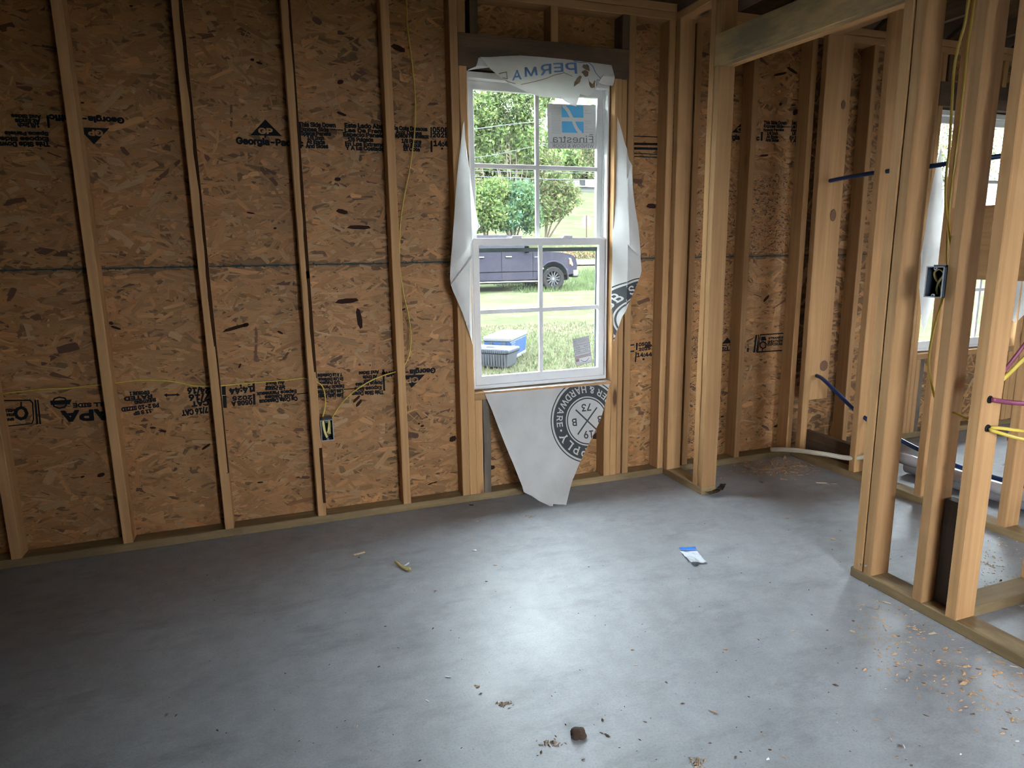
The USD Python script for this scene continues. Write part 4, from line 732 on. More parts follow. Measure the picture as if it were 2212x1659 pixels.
obj('lid', lathe([(0, .292), (.148, .292), (.153, .296), (.153, .325), (.146, .332), (.120, .330), (.115, .324), (0, .324)], 28, at=bc + [0, 0, .001]), 'red_lid', o, smooth=35)
obj('handle', tube([(bc[0] + .156 * math.cos(a), bc[1] + .156 * math.sin(a) * .999, .24 - .09 * math.sin(a)) for a in np.linspace(0, math.pi, 16)], .0022, 6), 'galvanised', o)

# ================================================================== OUTDOORS
GZ = -.13
def ground_h(y):
    return np.interp(y, [-200, .3, 19.5, 24, 28, 31, 38, 45, 62, 90, 150, 400], [GZ - .02, GZ - .02, GZ, .2, .58, .72, 1.46, 2.2, 5.0, 10.2, 19, 30])
mat('lawn', {'g': ('geometry', {}), 'n1': ('noise_texture', {'scale': .55, 'detail': 5, 'roughness': .6}), 'm': ('mapping', {'scale': (9, 3.2, 1)}), 'n2': ('noise_texture', {'scale': 1.0, 'detail': 6, 'roughness': .75}), 'n3': ('noise_texture', {'scale': 26, 'detail': 4, 'roughness': .8}),
             'c1': ('rgb_ramp', {'ramp': [(.34, (.033, .037, .021)), (.50, (.038, .0405, .024)), (.62, (.054, .048, .033))]}), 'c2': ('rgb_ramp', {'ramp': [(.32, (.62, .66, .55)), (.55, (1, 1, 1)), (.72, (1.25, 1.18, 1.15))]}), 'c3': ('rgb_ramp', {'ramp': [(.3, (.7, .72, .65)), (.6, (1.1, 1.1, 1.1))]}),
             'a': ('mix_color', {'blend_type': 'multiply', 'fac': 1.0}), 'b': ('mix_color', {'blend_type': 'multiply', 'fac': 1.0}), 'p': ('principled_bsdf', {'roughness': 1.0, 'specular_ior_level': 0.0})},
    [('g.position', 'n1.vector'), ('g.position', 'm.vector'), ('m.vector', 'n2.vector'), ('g.position', 'n3.vector'), ('n1.fac', 'c1.fac'), ('n2.fac', 'c2.fac'), ('n3.fac', 'c3.fac'), ('c1.color', 'a.a'), ('c2.color', 'a.b'), ('a.result', 'b.a'), ('c3.color', 'b.b'), ('b.result', 'p.base_color')])
plain('asphalt', (0.0378, 0.0378, 0.04133), .8, specular_ior_level=.05)
mat('leaf', {'a': ('attribute', {'attribute': 'tint'}), 'd': ('principled_bsdf', {'roughness': .7, 'specular_ior_level': .03}), 't': ('translucent_bsdf', {}), 'mx': ('mix_closure', {'fac': .35})},
    [('a.color', 'd.base_color'), ('a.color', 't.color'), ('d.BSDF', 'mx.closure1'), ('t.BSDF', 'mx.closure2')], 'mx.closure')
plain('bark_pale', (0.0714, 0.0588, 0.0504), .9, specular_ior_level=.05); plain('bark', (0.0504, 0.0378, 0.0294), .9, specular_ior_level=.05)
plain('truck_paint', (.0125, .0115, .0170), .5, specular_ior_level=.055); plain('truck_dark', (.002, .002, .0022), .8, specular_ior_level=.02); plain('tyre', (0.00924, 0.00882, 0.00882), .9, specular_ior_level=.03); plain('chrome', (0.084, 0.084, 0.0882), .25, metallic=1.0); plain('rim_metal', (.030, .030, .032), .5, specular_ior_level=.05); plain('lamp_clear', (0.15, 0.144, 0.132), .1); plain('lamp_amber', (0.15, 0.056, 0.02), .2)
plain('auto_glass', (.006, .007, .008), .2, specular_ior_level=.08); plain('cooler_blue', (0.01176, 0.0273, 0.0693), .4, specular_ior_level=.05); plain('cooler_white', (0.0672, 0.0672, 0.0693), .4, specular_ior_level=.05); plain('bin_grey', (0.02604, 0.02772, 0.0315), .6, specular_ior_level=.05); plain('bin_lid', (0.01764, 0.021, 0.02856), .5, specular_ior_level=.05); plain('bin_mud', (0.126, 0.105, 0.084), .9)
plain('sign_back', (0.084, 0.084, 0.0861), .45, specular_ior_level=.05); plain('rust_post', (0.0378, 0.0231, 0.0168), .7, specular_ior_level=.05); plain('wire', (0.042, 0.0462, 0.0525), .5, specular_ior_level=.05); plain('roof_white', (0.126, 0.126, 0.126), .6, specular_ior_level=.05); plain('wall_white', (0.0672, 0.0672, 0.0651), .7, specular_ior_level=.05); plain('leaf_litter', (.30, .19, .11), .95)
ys = np.concatenate([np.linspace(-60, 0, 10), np.linspace(1, 60, 60), np.linspace(64, 170, 28)]); xs = np.linspace(-60, 110, 86)
X, Y = np.meshgrid(xs, ys); Z = ground_h(Y) + np.where(Y > 3, .05 * (meshkit.noise(np.stack([X * .35, Y * .35, X * 0], -1), 5) - .5), 0)
nx = len(xs); Fq = np.array([(j * nx + i, j * nx + i + 1, (j + 1) * nx + i + 1, (j + 1) * nx + i) for j in range(len(ys) - 1) for i in range(nx - 1)])
o = obj('lawn', (np.c_[X.ravel(), Y.ravel(), Z.ravel()], Fq), 'lawn', smooth=True); tag(o, 'sunlit grass yard rising to a hill outside the window', kind='structure')
xs2 = np.linspace(-60, 110, 60)
rv = np.array([(x, y, float(ground_h(y)) + .06) for y in (27.6, 31.2) for x in xs2]); rf = np.array([(i, i + 1, 60 + i + 1, 60 + i) for i in range(59)])
o = obj('road', (rv, rf), 'asphalt'); tag(o, 'grey road crossing behind the parked truck', kind='structure')
# short grass near the house and weeds by the truck wheels, nobody could count them
def blades(n, x0, x1, y0, y1, h, seed, col):
    r = np.random.default_rng(seed); b = np.c_[r.uniform(x0, x1, n), r.uniform(y0, y1, n)]; z = ground_h(b[:, 1]); a = r.uniform(0, 6.28, n); hh = h * r.uniform(.4, 1.2, n); w = .006 + .012 * r.random(n)
    d = np.c_[np.cos(a), np.sin(a)]; V = np.zeros((n, 3, 3)); V[:, 0] = np.c_[b - d * w[:, None], z - .01]; V[:, 1] = np.c_[b + d * w[:, None], z - .01]; V[:, 2] = np.c_[b + r.normal(0, .35, (n, 2)) * hh[:, None], z + hh]
    c = np.array(col)[r.integers(0, len(col), n)] * r.uniform(.62, 1.0, (n, 1)); return (V.reshape(-1, 3), np.arange(n * 3).reshape(-1, 3)), np.repeat(c, 3, 0)
G, gc = blades(16000, 1.6, 6.6, 2.2, 9.0, .055, 3, [(.060, .070, .033), (.085, .082, .050), (.052, .066, .03), (.098, .090, .060)])
o = obj('grass', G, 'leaf', tint=gc, kind='stuff'); tag(o, 'short dry grass in the yard around the cooler', 'grass')
G, gc = blades(9000, 9.0, 16.5, 18.3, 25.5, .20, 4, [(.045, .068, .026), (.055, .074, .03), (.042, .058, .025)])
o = obj('grass', G, 'leaf', tint=gc, kind='stuff'); tag(o, 'taller green weeds around the truck wheels', 'grass')

def leaves(blobs, n, size, pal, seed):
    """Leaf cards in the shells of blobs (centre, radii)."""
    r = np.random.default_rng(seed); w = np.array([np.prod(b[1]) ** .67 for b in blobs]); k = r.choice(len(blobs), n, p=w / w.sum())
    C_ = np.array([b[0] for b in blobs], float)[k]; Rd = np.array([b[1] for b in blobs], float)[k]
    d = r.normal(0, 1, (n, 3)); d /= np.linalg.norm(d, axis=1, keepdims=True); P = C_ + d * Rd * (r.uniform(.35, 1.05, (n, 1)) ** .6) + r.normal(0, .12, (n, 3))
    u = r.normal(0, 1, (n, 3)); u /= np.linalg.norm(u, axis=1, keepdims=True); v = np.cross(u, r.normal(0, 1, (n, 3))); v /= np.linalg.norm(v, axis=1, keepdims=True); s = size * r.uniform(.55, 1.3, (n, 1))
    V = np.stack([P - u * s, P - v * s * .45, P + u * s, P + v * s * .45], 1).reshape(-1, 3); q = np.arange(n)[:, None] * 4
    F_ = np.vstack([q + [0, 1, 2], q + [0, 2, 3]]); c = np.array(pal)[r.integers(0, len(pal), n)] * r.uniform(.42, .85, (n, 1)); return (V, F_), np.repeat(c, 4, 0)
GREEN = [(.080, .125, .035), (.105, .145, .042), (.066, .112, .04), (.130, .150, .055)]; TEAL = [(.060, .120, .07), (.053, .10, .062), (.085, .14, .062)]; OLIVE = [(.10, .12, .048), (.12, .13, .055), (.073, .10, .042), (.13, .105, .06)]
def tree(name, label, base, stems, blobs, n, size, pal, seed, bark='bark', group=None, r0=.07):
    o = thing(name, label, 'tree' if 'bush' not in name else 'bush', group); b = np.array([base[0], base[1], float(ground_h(base[1])) - .05])
    for k, (tx, ty, tz, bend) in enumerate(stems):
        e = np.array([tx, ty, tz]); m1 = b + (e - b) * .35 + np.array([bend * .4, 0, .1]); m2 = b + (e - b) * .7 + np.array([bend, 0, .2]); P = spline([b, m1, m2, e], 5); obj('stem', tube(P, np.linspace(r0, r0 * .3, len(P)), 7), bark, o, smooth=True)
    L, c = leaves(blobs, n, size, pal, seed); obj('foliage', L, 'leaf', o, tint=c, kind='stuff'); return o
def tp(u, v, y): return on_y(u, v, y)
Yt = 43.0
def blob(u, v, ru, rv, y, ry=1.6): c = tp(u, v, y); k = np.linalg.norm(tp(u + 1, v, y) - c); return (c, (ru * k, ry, rv * k))
def stem_to(u, v, y, b=0): p = tp(u, v, y); return (p[0], p[1], p[2], b)
bt = tp(1108, 500, Yt)
tree('crape_myrtle', 'tall many-stemmed tree with pale stems and airy leaves filling the upper left panes', (bt[0], Yt), [stem_to(1060, 240, Yt, -.3), stem_to(1088, 215, Yt, .2), stem_to(1096, 262, Yt, -.2), stem_to(1112, 290, Yt, .15), stem_to(1118, 300, Yt + .5, .1), stem_to(1128, 280, Yt, .3), stem_to(1142, 330, Yt, .2), stem_to(1078, 300, Yt, -.3), stem_to(1040, 330, Yt, -.5)],
     [blob(1045, 235, 34, 42, Yt), blob(1100, 225, 40, 40, Yt), blob(1145, 240, 32, 45, Yt), blob(1072, 290, 30, 34, Yt + .8), blob(1130, 300, 26, 40, Yt), blob(1040, 300, 24, 26, Yt + .5), blob(1100, 165, 70, 40, Yt), blob(1175, 195, 24, 30, Yt), blob(1000, 250, 30, 70, Yt), blob(1050, 345, 26, 18, Yt + 1), blob(1150, 350, 20, 22, Yt + .6)], 15000, .17, GREEN + [(.13, .16, .08)], 11, 'bark_pale', r0=.06)
Yb = 40.0
b0 = tp(1110, 505, Yb)
tree('garden_bush', 'dense round bush with bluish green leaves under the tall tree', (b0[0], Yb), [stem_to(1090, 430, Yb), stem_to(1120, 420, Yb), stem_to(1060, 440, Yb), stem_to(1140, 440, Yb)], [blob(1110, 445, 34, 48, Yb), blob(1130, 430, 26, 36, Yb - .4), blob(1145, 470, 20, 30, Yb), blob(1095, 470, 26, 28, Yb - .5)], 7000, .13, TEAL + GREEN[:1], 12)
b0 = tp(1050, 505, Yb)
tree('garden_bush', 'yellow green leafy bush at the left edge of the upper pane', (b0[0], Yb), [stem_to(1040, 380, Yb, -.2), stem_to(1060, 430, Yb), stem_to(1030, 420, Yb)], [blob(1055, 430, 26, 40, Yb), blob(1040, 470, 22, 30, Yb), blob(1070, 465, 22, 30, Yb - .5), blob(1072, 410, 22, 26, Yb), blob(1010, 440, 30, 60, Yb)], 6000, .14, GREEN, 13)
b0 = tp(1178, 480, Yb + 2)
tree('garden_bush', 'loose olive green tree with drooping branches right of the middle muntin', (b0[0], Yb + 2), [stem_to(1190, 340, Yb + 2, .2), stem_to(1215, 370, Yb + 2, .4), stem_to(1180, 350, Yb + 2), stem_to(1235, 420, Yb + 2, .5)], [blob(1180, 385, 26, 38, Yb + 2), blob(1205, 400, 28, 32, Yb + 2), blob(1195, 445, 20, 30, Yb + 2), blob(1226, 415, 20, 14, Yb + 2), blob(1215, 452, 12, 12, Yb + 2), blob(1232, 436, 16, 6, Yb + 2), blob(1172, 450, 10, 34, Yb + 2), blob(1188, 350, 22, 20, Yb + 2)], 6500, .14, OLIVE + GREEN[:1], 14)
for k, (u, v, ru, rv, y, lab) in enumerate([(1215, 345, 46, 30, 92, 'far hazy green tree on the hill behind the house roof'), (1275, 352, 38, 30, 96, 'far green tree at the right end of the hill'), (1165, 330, 46, 50, 88, 'far dark tree behind the olive tree'), (1110, 330, 60, 70, 84, 'far tree filling the gaps between the pale stems'), (1040, 330, 50, 80, 86, 'far tree at the left side behind the tall tree'),
                                         (985, 300, 60, 90, 82, 'far tree hidden by the left jamb of the window'), (880, 310, 70, 80, 84, 'far tree left of the window view'), (760, 320, 80, 80, 88, 'far tree farthest left of the window view'), (1330, 340, 50, 50, 96, 'far tree hidden by the right jamb of the window'), (1290, 280, 16, 70, 60, 'slim green tree at the right edge of the upper pane behind the sticker'), (1900, 330, 90, 60, 70, 'yellow green tree seen through the far window'), (2060, 300, 90, 90, 60, 'green tree seen through the far window at the right')]):
    c = tp(u, v, y); b = (c[0], y); kx = np.linalg.norm(tp(u + 1, v, y) - c)
    tree('hill_tree', lab, b, [(c[0], y, c[2], .2), (c[0] + .8, y, c[2] + 1, .1)], [blob(u, v, ru, rv, y, 4), blob(u - ru * .4, v + rv * .3, ru * .6, rv * .6, y, 4), blob(u + ru * .4, v + rv * .3, ru * .6, rv * .6, y, 4), blob(u, v + rv * .8, ru * .9, rv * .6, y, 4)], 3600, .42 if y > 65 else .22, [tuple(np.array(q) * f_ for f_ in (1.0,)) [0] if False else tuple(np.array(q)) for q in (OLIVE if k % 2 else GREEN)], 50 + k, r0=.2)
# bank of dead leaves behind the truck
r = np.random.default_rng(5); n = 2600; P = np.c_[r.uniform(17.5, 25, n), r.normal(33.4, .8, n)]; P = np.c_[P, ground_h(P[:, 1]) + np.abs(r.normal(0, .20, n))]; u = r.normal(0, 1, (n, 3)); u /= np.linalg.norm(u, axis=1, keepdims=True); v = np.cross(u, [0.1, .2, 1]); s = .12
V = np.stack([P - u * s, P - v * s * .6, P + u * s, P + v * s * .6], 1).reshape(-1, 3); q = np.arange(n)[:, None] * 4
o = obj('leaf_litter', (V, np.vstack([q + [0, 1, 2], q + [0, 2, 3]])), 'leaf', tint=np.repeat(np.array([(.13, .08, .05), (.10, .065, .04), (.16, .115, .08), (.06, .075, .03)])[r.integers(0, 4, n)], 4, 0), kind='stuff'); tag(o, 'bank of brown dead leaves across the road behind the truck', 'leaves')
# power lines
for pts, rr, lab in [([(1020, 279.5), (1100, 269), (1182, 261.5), (1300, 251)], .022, 'thick power line crossing the top left pane'), ([(1020, 341), (1060, 336), (1100, 328), (1160, 315), (1230, 300)], .014, 'thin power line rising through the top left pane to the sticker'), ([(1020, 368), (1100, 371), (1200, 372), (1300, 376)], .012, 'thin level power line just under the upper muntin'), ([(1020, 381.5), (1100, 384), (1180, 387), (1295, 389)], .020, 'lower white power line crossing both panes above the bush')]:
    P = [tp(u, v, 30) for u, v in pts]; d0, d1 = P[0] - P[1], P[-1] - P[-2]; P = [P[0] + d0 * 6] + P + [P[-1] + d1 * 6]
    o = obj('power_line', tube(spline(P, 6), rr, 6), 'wire', smooth=True); tag(o, lab, 'power line')
# stop sign seen from behind
o = thing('stop_sign', 'stop sign seen from behind on a thin post by the hill', 'road sign'); c = tp(1267, 477, 41)
a = np.radians(np.arange(8) * 45 + 22.5); obj('sign_plate', prism(Polygon(np.c_[c[0] + .385 * np.cos(a), c[2] + .385 * np.sin(a)]), .004, 'y', c[1]), 'sign_back', o)
obj('post', box(c[0] - .03, c[0] + .03, c[1] - .05, c[1] - .002, float(ground_h(c[1])), c[2] + .40), 'rust_post', o)
# far house on the hill
o = thing('far_house', 'pale house with a white roof far up the hill at the right', 'house'); c = tp(1272, 402, 88); gz = float(ground_h(88))
obj('wall', box(c[0] - 3, c[0] + 6, 88, 94, gz - .5, c[2] - .1), 'wall_white', o)
obj('roof', prism(Polygon([(87.4, c[2] - .2), (91, c[2] + 1.3), (94.6, c[2] - .2)]), 9.6, 'x', c[0] - 3.3), 'roof_white', o)
for wx in (-1.5, 1.2, 3.6): obj('window', box(c[0] + wx, c[0] + wx + .9, 87.96, 88, gz + .6, gz + 1.7), 'auto_glass', o)

# ------------------------------------------------------------------ pickup truck
TX, TY = 10.51, 19.29
t = thing('pickup_truck', 'dark blue lifted pickup truck parked on the grass outside', 'truck')
def tv(x, y, z): return (TX + x, TY + y, GZ + z)
def tshift(m): m = tm(m); return trimesh.Trimesh(m.vertices + [TX, TY, GZ], m.faces, process=False)
def mani(m): return mf.Manifold(mf.Mesh(np.asarray(m.vertices, np.float32), np.asarray(m.faces, np.uint32)))
prof = Polygon([(.93, .62), (.96, .92), (.90, 1.16), (.72, 1.27), (.30, 1.36), (-.62, 1.43), (-.78, 1.40), (-2.95, 1.42), (-3.05, 1.38), (-5.02, 1.38), (-5.05, .66), (-3.0, .56), (-2.9, .42), (-.62, .42), (-.60, .55), (.55, .55)])
body = mf.CrossSection([np.array(prof.exterior.coords)[:-1]]).extrude(1.95).rotate([90, 0, 0]).translate([0, 1.95, 0])
for wx in (0, -3.68):
    body = body - mf.Manifold.cylinder(3, .56, .56, 48).rotate([90, 0, 0]).translate([wx, 2.5, .46])
body = body - mf.Manifold.cube([1.75, 1.65, .6]).translate([-4.95, .15, .9])
# rounded shoulders: sloping cut along both sides of the hood and belt
for sgn, y0 in ((1, 0), (-1, 1.95)):
    w_ = mf.Manifold.cube([8, .6, .6]).rotate([45 * sgn, 0, 0]).translate([-6.5, y0 - (.30 if sgn > 0 else -.0), 1.27 if sgn > 0 else 1.27])
obj('body', tshift(body), 'truck_paint', t, smooth=30)
cab = mf.Manifold.hull_points(np.array([(x, y, z) for x, z, y0 in ((-.70, 1.40, .08), (-3.0, 1.40, .08), (-1.45, 1.97, .24), (-2.82, 1.98, .24), (-2.9, 1.9, .2), (-1.35, 1.93, .24)) for y in (y0, 1.95 - y0)]))
obj('cab', tshift(cab), 'truck_paint', t, smooth=20)
def pane(P, off=.006): 
    P = np.array(P, float); n = np.cross(P[1] - P[0], P[2] - P[0]); n /= np.linalg.norm(n); n = -n if n[1] > 0 and abs(n[1]) > abs(n[0]) else n
    return tshift(mf.Manifold.hull_points(np.vstack([P + n * off, P - n * .01])))
sy = lambda z: .08 + (.24 - .08) * (z - 1.40) / (1.97 - 1.40)
obj('side_window', pane([(-1.02, sy(1.45), 1.45), (-1.92, sy(1.45), 1.45), (-1.92, sy(1.90), 1.90), (-1.46, sy(1.90), 1.90)]), 'auto_glass', t)
obj('side_window', pane([(-2.0, sy(1.45), 1.45), (-2.85, sy(1.45), 1.45), (-2.78, sy(1.90), 1.90), (-2.0, sy(1.90), 1.90)]), 'auto_glass', t)
obj('windscreen', tshift(mf.Manifold.hull_points(np.array([(-.72, .2, 1.42), (-.72, 1.75, 1.42), (-1.38, 1.65, 1.92), (-1.38, .3, 1.92), (-.78, .2, 1.42), (-.78, 1.75, 1.42), (-1.44, 1.65, 1.92), (-1.44, .3, 1.92)]) + [.012, 0, .012])), 'auto_glass', t)
for xx in (-.78, -1.96): obj('door_seam', tshift(box(xx - .006, xx + .006, -.003, .01, .5, 1.40)), 'truck_dark', t)
for xx in (-1.70, -2.72):
    h_ = obj('door_handle', tshift(rbox(xx - .12, xx + .12, -.035, .01, 1.20, 1.255, .015)), 'chrome', t)
obj('fender_badge', tshift(rbox(-.72, -.42, -.012, .006, 1.19, 1.23, .005)), 'chrome', t)
obj('body_moulding', tshift(rbox(-2.95, -.62, -.012, .01, .70, .725, .005)), 'truck_dark', t)
obj('running_board', tshift(tm(tube([(-3.0, -.08, .36), (-2.9, -.14, .36), (-.75, -.14, .36), (-.65, -.08, .36)], .045, 10))), 'chrome', t, smooth=True)
obj('fender_flare', tshift(trimesh.util.concatenate([tube([(wx + .585 * math.cos(a), -.012, .46 + .585 * math.sin(a)) for a in np.linspace(-.12, math.pi + .12, 24)], .035, 8) for wx in (0,)])), 'truck_paint', t, smooth=True)
obj('mirror', cat([tshift(rbox(-1.12, -1.0, -.22, -.04, 1.36, 1.60, .03)), tshift(rbox(-1.09, -1.03, -.06, .10, 1.40, 1.46, .01))]), 'truck_dark', t)
obj('front_bumper', tshift(rbox(.78, 1.02, -.01, 1.96, .46, .74, .05, 12)), 'chrome', t, smooth=30)
obj('grille', tshift(rbox(.90, .985, .38, 1.57, .80, 1.12, .02)), 'chrome', t)
for y0 in (.004, 1.60):
    hl = obj('headlight', tshift(mf.Manifold.hull_points(np.array([(.62, y0 - .012, 1.16), (.94, y0 + .02, 1.10), (.97, y0 + .03, .86), (.74, y0 - .012, .88), (.70, y0 + .3, 1.16), (.95, y0 + .33, 1.10), (.98, y0 + .33, .86), (.74, y0 + .3, .88)]))), 'lamp_clear', t, smooth=30)
    obj('turn_signal', tshift(rbox(.64, .74, y0 - .02, y0 + .1, .92, 1.12, .02)), 'lamp_amber', hl)
obj('tow_hook', tshift(tube([(1.02, .2, .50), (1.08, .2, .50), (1.10, .2, .58), (1.08, .2, .66), (1.02, .2, .66)], .018, 8)), 'chrome', t)
obj('underbody', tshift(box(-4.8, .7, .3, 1.65, .36, .62)), 'truck_dark', t)
obj('tailgate_lamp', tshift(rbox(-5.06, -4.95, -.005, .12, .95, 1.32, .02)), 'lamp_amber', t)
def wheel(x, y0, out):
    R_, wd = .43, .30; yc = y0
    prof = [(.27, -wd / 2), (.39, -wd / 2), (.425, -wd / 2 + .03), (.43, 0), (.425, wd / 2 - .03), (.39, wd / 2), (.27, wd / 2), (.262, 0), (.27, -wd / 2)]
    ty = lathe(prof, 40, 'y', tv(x, yc, R_)); lugs = [box(-.02, .02, -.13, -.01, .425, .442) if k % 2 else box(-.02, .02, .01, .13, .425, .442) for k in range(36)]
    L = []
    for k, b in enumerate(lugs):
        b.apply_transform(trimesh.transformations.rotation_matrix(k * math.pi / 18, [0, 1, 0])); b.apply_translation(tv(x, yc, R_)); L.append(b)
    w = obj('wheel', cat([ty] + L), 'tyre', t, smooth=30); s = -1 if out < 0 else 1; y1 = yc + s * wd * .36
    obj('rim', lathe([(.0, -.004), (.05, -.004), (.05, .004), (0, .004)], 20, 'y', tv(x, y1 - .01, R_)), 'chrome', w)
    sp = [lathe([(.255, -.10), (.275, -.12), (.275, .10), (.255, .10), (.255, -.10)], 40, 'y', tv(x, yc, R_))]
    for k in range(12):
        for dd in (-.07, .07):
            b = tm(mf.Manifold.hull_points(np.array([(-.011, -.012, .045), (.011, -.012, .045), (-.011, .012, .045), (.011, .012, .045), (dd * .8 - .008, -.015, .258), (dd * .8 + .008, -.015, .258), (dd * .8 - .008, .012, .258), (dd * .8 + .008, .012, .258)])))
            b.apply_transform(trimesh.transformations.rotation_matrix(k * math.pi / 6, [0, 1, 0])); b.apply_translation(tv(x, y1, R_)); sp.append(b)
    obj('spokes', cat(sp), 'rim_metal', w); obj('hub_back', lathe([(0, -.01), (.25, -.01), (.25, .01), (0, .01)], 32, 'y', tv(x, yc + s * .02, R_)), 'truck_dark', w)
for wx in (0, -3.68):
    wheel(wx, .10, -1); wheel(wx, 1.85, 1)

# ------------------------------------------------------------------ cooler and storage bin in the grass
c0, c1 = on_z(1103, 782, GZ), on_z(1138, 762, GZ); d1 = (c1 - c0)[:2]; Lr = np.linalg.norm(d1); d1 /= Lr; d2 = np.array([-d1[1], d1[0]])
def oriented(m, o0, a, b, z0):
    m = tm(m); v = m.vertices; w = np.c_[o0[0] + v[:, 0] * a[0] + v[:, 1] * b[0], o0[1] + v[:, 0] * a[1] + v[:, 1] * b[1], z0 + v[:, 2]]; q = trimesh.Trimesh(w, m.faces, process=False)
    if q.volume < 0: q.invert()
    return q
o = thing('cooler', 'blue cooler with a white lid standing in the yard', 'cooler'); D2 = .36; Lr = max(Lr, .34); Hc = .31
OC = lambda m: oriented(m, c0, d1, d2, GZ)
hull8 = lambda x0, x1, y0, y1, z0, z1, tp_: mf.Manifold.batch_hull([mf.Manifold.sphere(.02, 10).translate([x, y, z]) for z, e in ((z0 + .02, tp_), (z1 - .02, 0)) for x in (x0 + .02 + e, x1 - .02 - e) for y in (y0 + .02 + e, y1 - .02 - e)])
bd = obj('body', OC(hull8(0, Lr, 0, D2, .0, Hc - .05, .015)), 'cooler_blue', o, smooth=30)
obj('lid', OC(hull8(-.012, Lr + .012, -.012, D2 + .012, Hc - .055, Hc + .008, .0)), 'cooler_white', o, smooth=30)
obj('base_band', OC(hull8(.004, Lr - .004, .004, D2 - .004, -.004, .05, .0)), 'cooler_white', o, smooth=30)
lb = obj('brand_plate', OC(rbox(.03, .23, -.006, .006, .150, .235, .004)), 'cooler_blue', o); 
fr = sbox(.036, .156, .224, .229).difference(sbox(.041, .161, .219, .224)); txt = text_poly('Coleman', 1.0); b = txt.bounds; txt = shapely.affinity.translate(shapely.affinity.scale(shapely.affinity.translate(txt, -b[0], 0), .165 / (b[2] - b[0]), .040, origin=(0, 0)), .048, .174)
obj('brand_lettering', OC(cat([prism(g, .002, 'y', -.0085) for p in (fr, txt) for g in getattr(p, 'geoms', [p])])), 'cooler_white', o, kind='stuff')
obj('drain_handle', OC(tube([(.06, -.004, .11), (.07, -.035, .10), (.17, -.035, .10), (.18, -.004, .11)], .010, 8)), 'cooler_white', o, smooth=True)
for yy in (.09, .26): obj('lid_hinge', OC(rbox(-.016, .004, yy - .03, yy + .03, .16, .25, .005)), 'bin_lid', o)
obj('side_handle', OC(tube([(Lr - .004, .1, .20), (Lr + .03, .12, .19), (Lr + .03, .24, .19), (Lr - .004, .26, .20)], .010, 8)), 'bin_lid', o, smooth=True)
o = thing('storage_bin', 'grey muddy storage bin with a ribbed lid before the cooler', 'storage bin')
e0, e1 = on_z(1030, 792, GZ), on_z(1096, 796, GZ); a1 = (e1 - e0)[:2]; a1 /= np.linalg.norm(a1); a2 = np.array([-a1[1], a1[0]]); BL, BD, BH = .60, .34, .23
OB = lambda m: oriented(m, np.array([e1[0] - a1[0] * BL, e1[1] - a1[1] * BL]), a1, a2, GZ)
obj('body', OB(hull8(0, BL, 0, BD, 0, BH - .05, .02)), 'bin_grey', o, smooth=30)
lid = obj('lid', OB(hull8(-.02, BL + .02, -.02, BD + .02, BH - .06, BH, .0)), 'bin_lid', o, smooth=30)
for k in range(22): xx = .02 + k * (BL - .04) / 21; obj('lid_rib', OB(box(xx - .006, xx + .006, -.026, -.018, BH - .05, BH - .012)), 'bin_grey', lid)
for k in range(16): xx = .03 + k * (BL - .06) / 15; obj('body_rib', OB(box(xx - .007, xx + .007, -.004, .012, .03, BH - .07)), 'bin_grey', o)
obj('top_panel', OB(rbox(.1, BL - .1, .08, BD - .08, BH - .006, BH + .004, .003)), 'bin_grey', lid)
obj('latch', OB(rbox(BL * .45, BL * .62, BD * .3, BD * .45, BH + .002, BH + .012, .004)), 'bin_grey', lid)

# ------------------------------------------------------------------ white garage added out of view, bounces daylight in through the window
plain('bounce_siding_white', (.80, .80, .78), .6)
o = thing('neighbour_garage', 'added unseen white garage that bounces daylight through the window', 'garage')
obj('siding', cat([box(-26, 1.0, 6.6 - .012 * (1 - (k % 1)), 6.62, GZ - .1 + k * .2, GZ - .1 + k * .2 + .196) for k in range(23)]), 'bounce_siding_white', o, kind='stuff')
obj('wall', box(-26, 1.0, 6.62, 13, GZ - .2, 4.4), 'bounce_siding_white', o)
obj('roof', prism(Polygon([(6.2, 4.35), (9.8, 6.2), (13.4, 4.35)]), 27.6, 'x', -26.3), 'asphalt', o)

